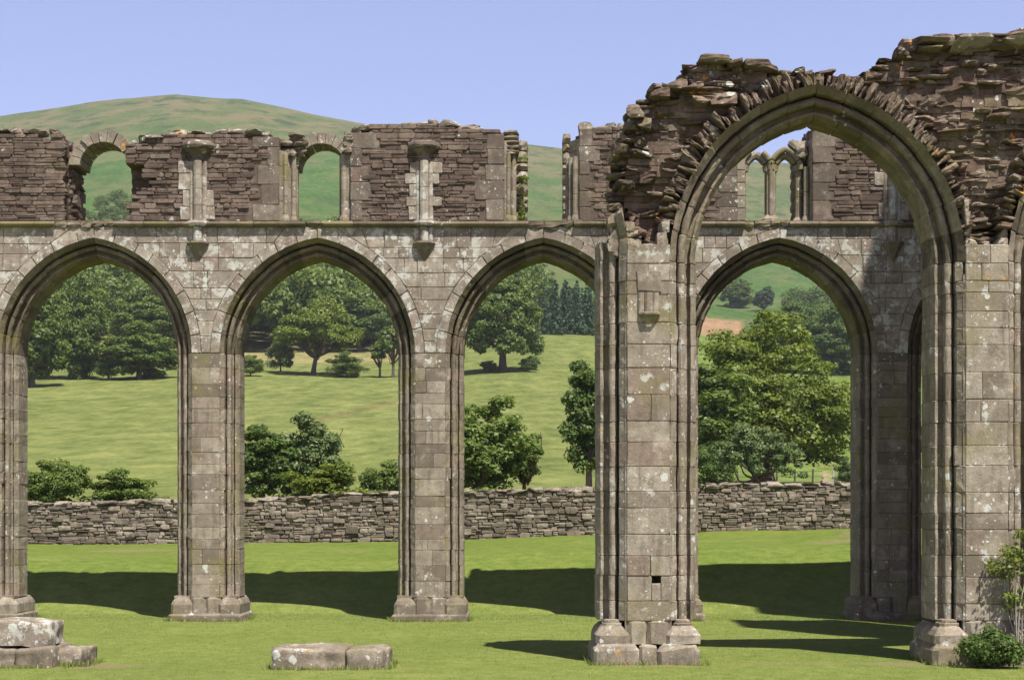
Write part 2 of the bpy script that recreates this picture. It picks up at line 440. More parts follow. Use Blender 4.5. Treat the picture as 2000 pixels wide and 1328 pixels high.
# ------------------------------------------------------------------ value noise for terrain
def vnoise(x, y, seed=0):
    x = np.asarray(x, float); y = np.asarray(y, float)
    xi = np.floor(x).astype(int); yi = np.floor(y).astype(int); xf = x - xi; yf = y - yi
    def h(a, b):
        n = (a * 374761393 + b * 668265263 + seed * 144665) & 0x7fffffff
        n = ((n ^ (n >> 13)) * 1274126177) & 0x7fffffff
        return (n & 0xffff) / 65535.0
    u = xf * xf * (3 - 2 * xf); v = yf * yf * (3 - 2 * yf)
    return (h(xi, yi) * (1 - u) + h(xi + 1, yi) * u) * (1 - v) + (h(xi, yi + 1) * (1 - u) + h(xi + 1, yi + 1) * u) * v
def fbm(x, y, seed=0, oct=4):
    s = 0; a = 0.5
    for k in range(oct): s = s + a * (vnoise(x * 2 ** k, y * 2 ** k, seed + k) - .5); a *= .5
    return s

# ------------------------------------------------------------------ lawn and terrain
WALL_D = 42.0
def wall_base(x): return np.interp(x, [-40, -11.4, -2.7, 2.0, 8.0, 40], [1.12, 1.18, 1.22, 1.40, 1.52, 1.7])
def lawn_z(x, d):
    x = np.asarray(x, float); d = np.asarray(d, float)
    dd = d + 0.5 * fbm(x * .35, d * .2, 5) + 0.012 * x
    t = np.interp(dd, [32.3, 33.0, 34.7, 36.0, 42.5], [0, .15, .62, .78, 1.0])
    top = wall_base(x)
    z = t * top
    z = z + 0.05 * fbm(x * .6, d * .6, 9) + 0.10 * fbm(x * .25, d * .25, 3) * np.clip((d - 33) / 3, 0.15, 1)
    z = z + 0.42 * np.exp(-((x - 8.8) / 1.6) ** 2 - ((d - 38.6) / 1.7) ** 2)
    return z

def grid_obj(name, X, Y, Z, mat, attrs=None, smooth=True):
    ny, nx = X.shape
    co = np.stack([X, Y, Z], -1).reshape(-1, 3)
    i = np.arange(ny * nx).reshape(ny, nx)
    q = np.stack([i[:-1, :-1], i[:-1, 1:], i[1:, 1:], i[1:, :-1]], -1).reshape(-1, 4)
    return raw_mesh(name, co, q, mat, attrs, smooth)
def raw_mesh(name, co, q, mat, attrs=None, smooth=False, domain='POINT', parent=None):
    me = bpy.data.meshes.new(name); n = q.shape[1]
    me.vertices.add(len(co)); me.vertices.foreach_set('co', np.ascontiguousarray(co, dtype=np.float32).ravel())
    me.loops.add(q.size); me.loops.foreach_set('vertex_index', np.ascontiguousarray(q, dtype=np.int32).ravel())
    me.polygons.add(len(q)); me.polygons.foreach_set('loop_start', np.arange(0, q.size, n, dtype=np.int32))
    if smooth: me.polygons.foreach_set('use_smooth', np.ones(len(q), dtype=bool))
    me.update(calc_edges=True)
    for k, v in (attrs or {}).items():
        a = me.attributes.new(k, 'FLOAT_COLOR', domain)
        if v.shape[1] == 3: v = np.concatenate([v, np.ones((len(v), 1))], 1)
        a.data.foreach_set('color', np.ascontiguousarray(v, dtype=np.float32).ravel())
    me.materials.append(mat)
    return link(bpy.data.objects.new(name, me), parent)

def lawn_mat():
    g = NT('mown_grass'); co = g.coord(); at = g.sep(g.attr('wear').outputs['Color'])
    n1 = g.noise(co, 0.35, 5, .6); n2 = g.noise(co, 2.6, 5, .6); n3 = g.noise(co, 26, 4, .7)
    st = g.n('Mapping'); g.put(st.inputs[0], co); st.inputs['Scale'].default_value = (1, .35, 1); n4 = g.noise(st.outputs[0], 9, 4, .7)
    c = g.ramp(n1, [(0.3, (0.170, 0.213, 0.050)), (0.7, (0.234, 0.266, 0.073))])
    c = g.mix(g.rng(n2, .38, .68, 0, .6), c, (0.130, 0.185, 0.036))
    c = g.mix(g.rng(n4, .45, .72, 0, .5), c, (0.24, 0.27, 0.08))
    c = g.mix(1.0, c, g.ramp(n3, [(0.25, (.80, .82, .8)), (.75, (1.15, 1.14, 1.12))]), 'MULTIPLY')
    c = g.mix(at[1], c, g.mix(1.0, c, (.80, .87, .68), 'MULTIPLY'))
    n5 = g.noise(g.vmath('ADD', co, (3., 8., 1.)), 5.0, 7, .75)
    c = g.mix(1.0, c, g.ramp(n5, [(.32, (.74, .80, .70)), (.68, (1.2, 1.14, 1.2))]), 'MULTIPLY')
    c = g.mix(g.math('MULTIPLY', at[0], g.rng(n2, .3, .6, .55, 1)), c, (0.24, 0.185, 0.105))
    return g.finish(g.bsdf(c, .9, g.bump(g.math('ADD', g.math('ADD', n3, g.math('MULTIPLY', n2, 1.5)), g.math('MULTIPLY', n5, 1.6)), .8, .05), .1))
M['lawn'] = lawn_mat()
def field_mat():
    g = NT('fields_and_hill'); co = g.coord(); col = g.attr('base').outputs['Color']
    mp = g.n('Mapping'); g.put(mp.inputs[0], co); mp.inputs['Scale'].default_value = (.9, .34, 1.0)
    v = mp.outputs[0]
    n0 = g.noise(v, .012, 6, .6); n1 = g.noise(v, .06, 6, .62); n2 = g.noise(v, .45, 6, .7); n3 = g.noise(v, 2.5, 4, .7)
    c = g.mix(1.0, col, g.ramp(n1, [(.3, (.80, .84, .78)), (.7, (1.15, 1.12, 1.12))]), 'MULTIPLY')
    c = g.mix(1.0, c, g.ramp(n2, [(.32, (.55, .64, .55)), (.68, (1.34, 1.26, 1.3))]), 'MULTIPLY')
    c = g.mix(1.0, c, g.ramp(n3, [(.3, (.80, .83, .8)), (.7, (1.15, 1.12, 1.1))]), 'MULTIPLY')
    a = g.attr('base').outputs['Alpha']
    # hill: bracken, heather and bare patches
    hb = g.math('MULTIPLY', a, g.rng(g.noise(v, .03, 7, .68), .46, .58, 0, .85))
    c = g.mix(hb, c, (0.145, 0.125, 0.062))
    hd = g.math('MULTIPLY', a, g.rng(g.noise(g.vmath('ADD', v, (90., 40., 0.)), .045, 8, .75), .535, .60, 0, .85))
    c = g.mix(hd, c, (0.035, 0.058, 0.022))
    tf = g.math('MULTIPLY', g.math('SUBTRACT', 1.0, a), g.rng(g.noise(g.vmath('ADD', v, (9., 4., 0.)), .8, 5, .75), .57, .66, 0, .6))
    c = g.mix(tf, c, (0.085, 0.11, 0.032))
    return g.finish(g.bsdf(c, .95, g.bump(g.math('ADD', n2, g.math('MULTIPLY', n1, 3)), .5, 1.2), .05))
M['field'] = field_mat()

# lawn sheet
ys = np.concatenate([np.linspace(-40, 18, 40), np.linspace(18.3, 43.5, 170)])
xs = np.concatenate([np.linspace(-110, -14, 30), np.linspace(-13.6, 13.6, 190), np.linspace(14, 110, 30)])
LX, LY = np.meshgrid(xs, ys); LZ = lawn_z(LX, LY)
wear = np.zeros((LX.size, 3))
SPOTS = []
def spot(x, d, rx, rd, k=1.0):
    SPOTS.append((x, d, rx, rd, k))
    e = ((LX + .25 * fbm(LX * 3, LY * 3, 2) - x) / rx) ** 2 + ((LY + .2 * fbm(LX * 3, LY * 3, 4) - d) / rd) ** 2
    wear[:, 0] = np.maximum(wear[:, 0], (k * np.clip(1.6 - 1.6 * e, 0, 1)).ravel())
spot(-8.5, 39.2, 1.3, 0.5, .8); spot(-3.5, 38.5, .6, .3, .3); spot(8.4, 38.0, 1.5, 1.0, .95); spot(6.9, 37.2, .9, .35, .7)
spot(-2.05, 20.45, .95, .45, .9); spot(-5.2, 20.7, 1.1, .5, .9); spot(1.6, 20.7, .8, .35, .8); spot(4.6, 20.9, .7, .25, .9); spot(3.3, 20.8, 1.0, .09, .8); spot(5.6, 20.7, 1, .4, .6)
wear[:, 1] = np.clip((LY + .6 * fbm(LX * .5, LY * .5, 12) - 33.0) / 1.5, 0, 1).ravel() * np.clip(1 - fbm(LX * .4, LY * .8, 31).ravel() * 1.6, .3, 1)
for cxp in (-5.2, -1.39, 2.54, 6.47, -9.0): spot(cxp, 30.3, .8, .75, .8)
lawn = tag(grid_obj('lawn', LX, LY, LZ, M['lawn'], {'wear': wear}), kind='structure')

# terrain beyond the boundary wall: heights from surveyed rows
TC = [-9000, -2500, -600, 0, 180, 340, 470, 600, 700, 850, 1040, 1160, 1400, 1520, 1650, 1900, 2600, 9000]
TD = [43, 60, 100, 150, 200, 250, 330, 420, 500, 700, 1000, 1400]
RIDGE = [460, 330, 285, 226, 198, 184, 194, 222, 241, 262, 285, 296, 312, 320, 328, 345, 380, 480]
LEFT = [1046, 988, 918, 838, 784, 741, 690, 640, 540, 412, 280]
MID = [1046, 985, 910, 840, 782, 733, 662, 628, 592, 482, 372]
RIGHT = [1040, 985, 948, 925, 870, 800, 742, 695, 650, 585, 470]
rows = []
for c, rg in zip(TC, RIDGE):
    if c <= 700: base = LEFT
    elif c < 1040: f = (c - 700) / 340; base = [l * (1 - f) + m * f for l, m in zip(LEFT, MID)]
    elif c <= 1160: base = MID
    elif c < 1400: f = (c - 1160) / 240; base = [l * (1 - f) + m * f for l, m in zip(MID, RIGHT)]
    else: base = RIGHT
    base = list(base)
    off = max(0, rg - 184) * .5
    if c <= 700: base[-1] += off * 1.0; base[-2] += off * .45
    rows.append(base + [rg])
rows = np.array(rows)
gpx = np.unique(np.concatenate([np.linspace(-9000, -400, 40), np.linspace(-400, 2400, 200), np.linspace(2400, 9000, 40)]))
gD = np.unique(np.concatenate([43 * (1420 / 43) ** np.linspace(0, 1, 190), [1400.0]]))
def row_at(px, D):
    cols = np.array([np.interp(np.log(D), np.log(TD), r) for r in rows])
    return np.interp(px, TC, cols)
ROWG = np.array([row_at(gpx, d) for d in gD])
ZG = EYE + (HOR - ROWG) * gD[:, None] / F
XG = (gpx[None, :] - CX) * gD[:, None] / F
YG = np.repeat(gD[:, None], len(gpx), 1)
def smooth(A, n):
    for _ in range(n):
        P = np.pad(A, 1, 'edge'); A = (P[1:-1, :-2] + P[1:-1, 2:] + P[:-2, 1:-1] + P[2:, 1:-1] + 2 * P[1:-1, 1:-1]) / 6
    return A
ZS = smooth(ZG, 10)
kk = np.clip((gD - 1150) / 150, 0, 1)[:, None]
ZG = ZS * (1 - kk) + ZG * kk
ZG = ZG + (0.004 * YG) * fbm(XG / (.05 * YG + 8), YG / (.08 * YG + 8), 21, 5) * np.clip((YG - 43) / 40, 0, 1)
def terr_z(x, d):
    px = CX + x * F / d
    return float(np.interp(px, gpx, [0] * len(gpx)) if False else _bil(px, d))
def _bil(px, d):
    i = int(np.clip(np.searchsorted(gD, d) - 1, 0, len(gD) - 2)); j = int(np.clip(np.searchsorted(gpx, px) - 1, 0, len(gpx) - 2))
    u = (d - gD[i]) / (gD[i + 1] - gD[i]); v = (px - gpx[j]) / (gpx[j + 1] - gpx[j])
    return (ZG[i, j] * (1 - v) + ZG[i, j + 1] * v) * (1 - u) + (ZG[i + 1, j] * (1 - v) + ZG[i + 1, j + 1] * v) * u
# base colours of the fields
PXG = np.repeat(gpx[None, :], len(gD), 0)
colr = np.zeros(XG.shape + (4,)); 
meadow = np.array([.160, .183, .060, 0]); grn = np.array([.066, .122, .033, .5]); hay = np.array([.27, .23, .115, 0]); wood = np.array([.03, .05, .015, 0])
top = np.array([.096, .120, .046, 1])
def sst(x, a, b): t = np.clip((x - a) / (b - a), 0, 1); return t * t * (3 - 2 * t)
wob = 25 * fbm(XG / 30, YG / 30, 33)
def blend(mask, c):
    global colr
    colr = colr * (1 - mask[..., None]) + c * mask[..., None]
colr[:] = meadow
blend(sst(YG + wob, 470, 500), grn)
blend(sst(YG + 3 * wob, 900, 1250), top)
blend(.8 * sst(YG + wob * .4, 292, 300) * (1 - sst(YG + wob * .4, 425, 440)) * (1 - sst(PXG, 780, 900)), hay)
blend(sst(YG + wob, 395, 420) * (1 - sst(YG + wob, 480, 510)) * (1 - sst(PXG, 1000, 1060)), wood)
pk = sst(PXG, 1290, 1300) * (1 - sst(PXG, 1445, 1455)) * sst(YG, 480, 484) * (1 - sst(YG, 560, 566)); blend(pk, np.array([.30, .19, .12, 0]))
rt_ = sst(PXG, 1200, 1300) * sst(YG, 100, 108) * (1 - sst(YG, 470, 480)); blend(rt_ * .6, np.array([.12, .19, .04, 0]))
# a strip of rank brown grass across the meadow and a worn path by the stile
strip = np.exp(-((ROWG - (820 - (PXG - 610) * .22)) / 5.0) ** 2) * sst(PXG, 590, 620) * (1 - sst(PXG, 800, 830)) * (YG < 250); blend(.75 * strip, np.array([.16, .135, .06, 0]))
path = np.exp(-((PXG - (1612 + (945 - ROWG) * .15 + 5 * np.sin(ROWG * .2))) / 5.0) ** 2) * (ROWG > 905) * (ROWG < 950) * (YG > 90); blend(.9 * path, np.array([.34, .22, .12, 0]))
hill = tag(grid_obj('hill', XG, YG, ZG, M['field'], {'base': colr.reshape(-1, 4)}), kind='structure')

# ------------------------------------------------------------------ far arcade
DF, TF = 30.0, 1.15
AF, OF, ZSF = 1.36, 0.33, 4.54
CF = [-10.9, -7.10, -3.31, 0.53, 4.55, 8.38]
PF = [(CF[i] + CF[i + 1]) / 2 for i in range(5)] 
PF = [-12.8] + PF + [10.4]
ZSTR = 6.72
SECF = section(0, TF)
far = empty('ruined_arcade', (0, DF, 0), 'long lichen-spotted arcade of pointed stone arches with ruined windows on top', 'ruined arcade')

for i, px_ in enumerate(PF):
    mb = MB(); zs = courses(0.40, ZSF, .16, .30)
    left = CF[i - 1] if i > 0 else None; right = CF[i] if i < len(CF) else None
    xl = left + AF if left is not None else px_ - .54
    xr = right - AF if right is not None else px_ + .54
    if left is not None: jamb(mb, left, 1, AF, DF, zs, SECF)
    if right is not None: jamb(mb, right, -1, AF, DF, zs, SECF)
    fl = (left + AF + .30) if left is not None else px_ - .5
    fr = (right - AF - .30) if right is not None else px_ + .5
    for k in range(len(zs) - 1):
        fill_course(mb, zs[k], zs[k + 1], lambda z: fl, lambda z: fr, DF, .22, .62, .002, .007, .13, .005, .02, depth=.12, tl=.15)
    # core and back face
    box(mb, fl - .02, fr + .02, DF + .014, DF + TF - .002, 0.3, ZSF, (.35, .3, .5))
    p = mb.build('pier', M['ashlar'], far)
    b = MB()
    # plinth: base course, then moulded bases below the jambs
    z0 = -.1
    h = 0.13 + U(-.02, .03)
    chamfer_block(b, xl - .09, xr + .09, DF - .09, DF + TF + .09, z0, h, .03, .04, rt(.1, .6))
    chamfer_block(b, fl - .02, (fl + fr) / 2, DF - .03, DF + TF, h, .40, .01, .03, rt(.2, .8))
    chamfer_block(b, (fl + fr) / 2 + .006, fr + .02, DF - .03, DF + TF, h, .40, .01, .03, rt(.2, .8))
    for s in (-1, 1):
        xa, xb = (xl - .055, fl + .02) if s < 0 else (fr - .02, xr + .055)
        chamfer_block(b, xa, xb, DF - .05, DF + TF + .05, h, .40, .07, .12, rt(.1, .7), .008)
        box(b, xa + .05, xb - .06, DF + .05, DF + .3, .385, .425, rt(.2, .8))
    b.build('plinth', M['ashlar'], p)

for i, cx in enumerate(CF):
    mb = MB()
    for s in (-1, 1):
        archhalf(mb, cx, s, AF, OF, ZSF, DF, SECF, random.choice((7, 8)))
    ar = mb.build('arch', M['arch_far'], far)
    rb = MB()
    for s in (-1, 1):
        ring_stones(rb, cx, s, AF, OF, ZSF, DF, .30, .455, 8, DF - .004)
    rb.build('voussoir_ring', M['ashlar_lichen'], ar)

# spandrels
for i in range(len(PF)):
    mb = MB(); left = CF[i - 1] if i > 0 else None; right = CF[i] if i < len(CF) else None
    fl = (lambda z, c=left: arch_x(c, 1, AF, OF, ZSF, .462, z)) if left is not None else (lambda z: PF[0] - .5)
    fr = (lambda z, c=right: arch_x(c, -1, AF, OF, ZSF, .462, z)) if right is not None else (lambda z: PF[-1] + .5)
    zs = courses(ZSF + .01, 6.69, .17, .30)
    for k in range(len(zs) - 1):
        fill_course(mb, zs[k], zs[k + 1], fl, fr, DF, .2, .5, .003, .010, .10, .007, .02, tl=.3)
    # core from the arch line up
    cl = left if left is not None else PF[0] - .5; cr = right if right is not None else PF[-1] + .5
    n = 46; prev = None
    for k in range(n + 1):
        x = cl + (cr - cl) * k / n
        zlo = ZSF
        for c in (left, right):
            if c is None: continue
            dx = abs(x - c); r = AF + OF + .305
            if dx < AF + .305: zlo = max(zlo, ZSF + math.sqrt(max(0, r * r - (dx + OF) ** 2)))
        zlo = min(zlo, 6.6)
        cur = [(x, DF + .016, zlo), (x, DF + .016, 6.7), (x, DF + TF, 6.7), (x, DF + TF, zlo)]
        if prev:
            b0 = len(mb.v); mb.v.extend(prev + cur)
            for q in ((0, 4, 5, 1), (1, 5, 6, 2), (2, 6, 7, 3)): mb.f.append([b0 + t for t in q]); mb.t.append((.25, .3, .5))
        prev = cur
    mb.build('spandrel_wall', M['ashlar_lichen'], far)

# string course: half-round moulding in lengths, broken away under the windows
sc = MB(); x = -12.9
breaks = [(-7.75, -6.75), (-3.5, -3.2), (.28, 1.05), (3.95, 4.7)]
while x < 10.6:
    L = U(.7, 1.3); x1 = min(x + L, 10.6)
    for (a, b) in breaks:
        if x < a < x1: x1 = a
        if a <= x < b: x = b; x1 = max(x1, b + .5)
    sec = [(.0, .0), (-.05, .0), (-.085, .018), (-.10, .05), (-.085, .082), (-.04, .10), (.15, .115)]
    y0 = U(-.004, .004); t = rt(.15, .75)
    rings = [[(xx, DF + p[0] + y0, 6.675 + p[1]) for p in sec] for xx in (x + .004, x1 - .004)]
    sweep(sc, rings, [t]); b0 = len(sc.v); 
    for r in rings: sc.add(r, [tuple(range(len(r)))], t)
    x = x1
# rough ledge stones where the moulding has gone
for (a, b) in breaks:
    xx = a
    while xx < b:
        l = U(.15, .3); rock(sc, (xx + l / 2, DF + .10, 6.73 + U(-.015, .02)), (l * 1.05, .3, .11), U(-.05, .05), 0, .1, rt(.2, .8)); xx += l
box(sc, -12.9, 10.6, DF + .03, DF + TF, 6.70, 6.80, (.3, .3, .5))
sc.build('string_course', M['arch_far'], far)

# clerestory wall: each stretch between windows
YC = DF + .03; TC_ = 1.0
def far_seg(name, xl, xr, ztop, ql=True, qr=True, ragged=True, skip=None, capstones=True, quoin_h=(.22, .36)):
    """xl/xr: functions of z.  ztop: function of x"""
    mb = MB(); qb = MB(); qb2 = MB(); z0 = 6.795
    xa = min(xl(z0), xl(8.3)); xb = max(xr(z0), xr(8.3))
    zmax = max(ztop(xa + (xb - xa) * k / 20) for k in range(21))
    ql_w = lambda z: 0.0
    # quoins
    def quoins(xf, s):
        zz = z0; wd = {}
        while zz < ztop(xf(zz) + s * .15) - .1:
            h = U(*quoin_h); z1 = min(zz + h, ztop(xf(zz) + s * .15)); L = random.choice((.2, .34, .45)) * U(.85, 1.15)
            a, b = (xf(zz), xf(zz) + L) if s > 0 else (xf(zz) - L, xf(zz))
            stone(qb if s > 0 else qb2, rough_poly(a + .002, b - .002, a + .002, b - .002, zz + .002, z1 - .002, .2), YC - U(.004, .014), .3, .011, rt(.1, .7), .03)
            wd[(zz, z1)] = (a, b); zz = z1
        return wd
    Q = []
    if ql: Q += list(quoins(xl, 1).items())
    if qr: Q += list(quoins(xr, -1).items())
    def sk(x, z):
        if z > ztop(x) - .02: return True
        for (k0, k1), (a, b) in Q:
            if k0 - .02 < z < k1 + .02 and a - .03 < x < b + .03: return True
        return bool(skip and skip(x, z))
    zs = courses(z0, zmax, .038, .098)
    for k in range(len(zs) - 1):
        fill_course(mb, zs[k], zs[k + 1], xl, xr, YC, .08, .40, .003, .010, .95, .03, .06, split=.2, skip=sk, depth=.14, tl=.15, th=1.0, dome=.004)
    # core in columns following the ragged top
    n = 24
    for k in range(n):
        x0 = xa + (xb - xa) * k / n; x1 = xa + (xb - xa) * (k + 1) / n
        zt = min(ztop(x0), ztop(x1)) - .05
        zz = z0
        while zz < zt:
            z1 = min(zz + .16, zt)
            xm, zm = (x0 + x1) / 2, (zz + z1) / 2
            if xl(zm) - .01 <= xm <= xr(zm) + .01:
                a = max(x0, xl(zm) + .015); b = min(x1, xr(zm) - .015)
                if b > a: box(mb, a, b + .001, YC + (U(.42, .55) if (skip and (skip(xm, zm) or skip(xm - .04, zm))) else .006), YC + TC_, zz - .002, z1, (U(.45, .6), U(.3, .8), .5))
            zz = z1
    # jamb stones running back through the thickness
    for (xf, s, on) in ((xl, 1, True), (xr, -1, True)):
        zz = z0
        while zz < ztop(xf(zz) + s * .1) - .08:
            h = U(.08, .2); yy = YC + .3
            while yy < YC + TC_:
                l = U(.15, .4)
                if not (skip and skip(xf(zz) + s * .05, zz + h / 2) and yy < YC + .45):
                    rock(mb, (xf(zz + h / 2) + s * U(.03, .06), yy + l / 2, zz + h / 2), (.16, l, h), 0, 0, .10, rt(.2, .8))
                yy += l
            zz += h
    o = mb.build(name, M['rubble_far'], far)
    if qb.v: qb.build('dressed_edge', M['quoin'], o)
    if qb2.v: qb2.build('dressed_edge', M['quoin'], o)
    # ragged top stones
    if capstones:
        cb = MB(); x = xa
        while x < xb - .05:
            l = U(.14, .42); xm = x + l / 2
            if xl(8.2) - .05 < xm < xr(8.2) + .05 and random.random() < .93:
                h = U(.06, .13); d = U(.3, .5)
                split_stone(cb, (xm, YC + .18 + U(-.05, .08), ztop(xm) + h * .25), (l * 1.08, d, h * 1.15), U(-.08, .08), U(-.06, .06), U(-.2, .2), rt(.2, 1))
                if random.random() < .6: split_stone(cb, (xm + U(-.1, .1), YC + .65 + U(-.1, .1), ztop(xm) + h * .3), (l * 1.3, .5, h * 1.3), U(-.1, .1), 0, 0, rt(.2, 1))
            x += l * .92
        cb.build('ragged_coping', M['cope'], o)
    return o
def tops(pts):
    xs_ = [wx(p[0], DF) for p in pts]; zs_ = [wz(p[1], DF) for p in pts]
    return lambda x: float(np.interp(x, xs_, zs_)) + .03 * float(vnoise(x * 6, 0, 3))
cst = lambda v: (lambda z: v)
X = lambda px: wx(px, DF)
# broken cavity beside the first window
def cavity(x, z):
    px = CX + x * F / DF; py = HOR - (z - EYE) * F / DF
    return 245 < px < 262 + 40 * math.exp(-((py - 352) / 22) ** 2) + 6 * math.sin(py * .4) and 318 < py < 422
jl1 = lambda z: X(167) + .03 * math.sin(z * 13)
seg_a = far_seg('clerestory_wall', cst(-12.85), lambda z: X(126) - .03 * math.sin(z * 17), tops([(-500, 262), (0, 258), (60, 256), (70, 268), (110, 264), (160, 262), (170, 268)]), ql=False, qr=False)
seg_b = far_seg('clerestory_wall', lambda z: X(244) + (.0 if z > 7.9 else 0), lambda z: X(545), tops([(245, 285), (265, 276), (300, 272), (335, 262), (400, 262), (440, 256), (500, 262), (560, 274)]), ql=False, skip=cavity)
seg_c = far_seg('clerestory_wall', lambda z: X(684), lambda z: X(985 if z < 8.2 else 978), tops([(670, 262), (700, 256), (728, 250), (735, 244), (880, 246), (890, 252), (985, 254), (990, 256)]))
seg_d = far_seg('clerestory_wall', lambda z: X(1131), lambda z: X(1440), tops([(1120, 248), (1150, 250), (1230, 252), (1450, 250)]))
seg_e = far_seg('clerestory_wall', lambda z: X(1587), cst(10.6), tops([(1580, 252), (1700, 252), (2300, 250)]), qr=False)

def roll_jamb(mb, x, y, z0, z1, r=.05, base=True, n=9):
    zz = courses(z0 + (.12 if base else 0), z1, .25, .45)
    for k in range(len(zz) - 1):
        tube(mb, [(x, y, zz[k] + .003), (x, y, zz[k] + .008), (x, y, zz[k + 1] - .008), (x, y, zz[k + 1] - .003)], [r * .93, r, r, r * .93], n, rt(.4, 1))
    if base:
        tube(mb, [(x, y, z0), (x, y, z0 + .05), (x, y, z0 + .09), (x, y, z0 + .12)], [r * 1.7, r * 1.6, r * 1.25, r], n, rt(.3, .8))
def splay(mb, x0, x1, y0, y1, z0, z1):
    zz = courses(z0, z1, .2, .36)
    for k in range(len(zz) - 1):
        a, b = zz[k] + .003, zz[k + 1] - .003; t = rt(.4, 1); e = U(-.006, .006)
        s = 1 if x1 > x0 else -1
        mb.add([(x0, y0, a), (x1 + e, y1, a), (x1 + e, y1, b), (x0, y0, b), (x0 - .1 * s, y1 + .1, a), (x0 - .1 * s, y1 + .1, b), (x1 - .02 * s, y1 + .3, a), (x1 - .02 * s, y1 + .3, b)],
               [(0, 1, 2, 3), (0, 4, 1), (3, 2, 5), (1, 6, 7, 2)], t)

def window_arch(name, pxc, half, py_spring, w_, y, depth, n, rough=True):
    mb = MB(); c = X(pxc); zs = wz(py_spring, DF)
    for k in range(n):
        a0 = math.pi * k / n + .012; a1 = math.pi * (k + 1) / n - .012; am = (a0 + a1) / 2
        ro = half + w_ * U(.82, 1.08); t = rt(.6, 1)
        P = lambda a, r, yy: (c + r * math.cos(a), yy, zs + r * math.sin(a))
        yo = y + U(-.03, .02); vs = []
        for yy in (yo, y + depth):
            for (a, r) in ((a0, half), (am, half), (a1, half), (a1, ro * .985), (am, ro + U(-.01, .02)), (a0, ro * .985)): vs.append(P(a, r, yy))
        fs = [(0, 5, 4, 3, 2, 1), (6, 7, 8, 9, 10, 11)] + [(i, (i + 1) % 6, 6 + (i + 1) % 6, 6 + i) for i in range(6)]
        mb.add(vs, fs, t)
    return mb.build(name, M['cope'], far)
# window 1: round arch on plain jambs
window_arch('window_arch', 195, wx(1000 + 46, DF) , 317, .21, YC + .22, .75, 11)
jm = MB(); zz = 6.795
while zz < 8.1:
    h = U(.06, .14); split_stone(jm, (X(124) + U(-.015, .015), YC + .68, zz + h / 2), (.27, .62, h * 1.35), 0, 0, 0, rt(.2, .9), 3, .03, .08); zz += h
jm.build('window_jamb', M['rubble_far'], far)
# window 2
window_arch('window_arch', 624, wx(1000 + 46, DF), 318, .20, YC + .30, .65, 11)
jm = MB()
splay(jm, X(545), X(577), YC + .0, YC + .34, 6.795, 8.0)
roll_jamb(jm, X(556), YC + .08, 6.795, 7.95, .045); roll_jamb(jm, X(570), YC + .22, 6.795, 7.95, .045)
# rubble backing above the jamb shafts
for k in range(16):
    rock(jm, (X(U(553, 585)), YC + U(.35, .6), U(7.95, 8.33)), (U(.15, .3), .5, U(.06, .11)), U(-.1, .1), 0, .14, rt(.1, .6))
jm.build('window_jamb', M['ashlar'], far)
jm = MB()
roll_jamb(jm, X(671), YC + .10, 6.795, 7.95, .055); roll_jamb(jm, X(665), YC + .25, 6.795, 7.95, .045)
box(jm, X(673), X(690), YC + .06, YC + .9, 6.795, 8.2, (.5, .3, .5))
for k in range(10):
    rock(jm, (X(U(674, 684)), YC + .06, U(7.95, 8.3)), (.14, .25, U(.06, .1)), U(-.1, .1), 0, .14, rt(.1, .6))
jm.build('window_jamb', M['ashlar'], far)
# third window: arch and head lost, jambs standing to different heights
jm = MB()
splay(jm, X(985), X(1012), YC, YC + .34, 6.795, 8.16)
roll_jamb(jm, X(993), YC + .06, 6.795, 7.95, .04); roll_jamb(jm, X(1003), YC + .17, 6.795, 7.95, .05)
zz = 6.795
while zz < 8.16:
    h = U(.12, .24)
    rock(jm, (X(1018), YC + .55, zz + h / 2), (.24, .6, h), 0, 0, .08, rt(.5, 1)); zz += h
zz = 7.95
while zz < 8.28:
    h = U(.06, .1)
    rock(jm, (X(995) + U(-.02, .04), YC + .25, zz + h / 2), (.26, .4, h), 0, 0, .12, rt(.1, .5)); zz += h
jm.build('window_jamb', M['ashlar'], far)
jm = MB()
splay(jm, X(1131), X(1110), YC, YC + .34, 6.795, 8.2)
roll_jamb(jm, X(1124), YC + .06, 6.795, 7.9, .045); roll_jamb(jm, X(1116), YC + .17, 6.795, 7.9, .045); roll_jamb(jm, X(1110), YC + .28, 6.795, 7.9, .04)
zz = 6.795
while zz < 8.2:
    h = U(.08, .2); rock(jm, (X(1108), YC + .5, zz + h / 2), (.14, .5, h), 0, 0, .1, rt(.3, .9)); zz += h
jm.build('window_jamb', M['ashlar'], far)
# fourth window: twin lancets with a mullion
tw = MB(); z0 = 6.795
yT = YC + .36
def lancet(cx, a, o, zs, r, y, t0=0., t1=1., sides=(-1, 1)):
    for s in sides:
        pts = []
        for k in range(11):
            t = t0 + (t1 - t0) * k / 10; Rr = a + o; al = t * math.acos(o / Rr)
            pts.append((cx - s * o + s * Rr * math.cos(al), y, zs + Rr * math.sin(al)))
        tube(tw, pts, r, 10, rt(.5, 1))
zsp = wz(327, DF)
cL, cR = X(1482), X(1540); a2 = (cR - cL) / 2 - .035
for c, sd in ((cL, (-1, 1)), (cR, (-1, 1))):
    lancet(c, a2 - .015, .10, zsp, .075, yT, sides=sd)
    lancet(c, a2 + .045, .10, zsp + .02, .05, yT - .08, sides=sd, t1=(1.0 if c == cR else .75))
tube(tw, [(X(1511), yT, z0 + .14), (X(1511), yT, zsp + .12)], .10, 8, rt(.6, .9))
tube(tw, [(X(1511), yT - .09, z0 + .14), (X(1511), yT - .09, zsp + .1)], .04, 8, rt(.6, .9))
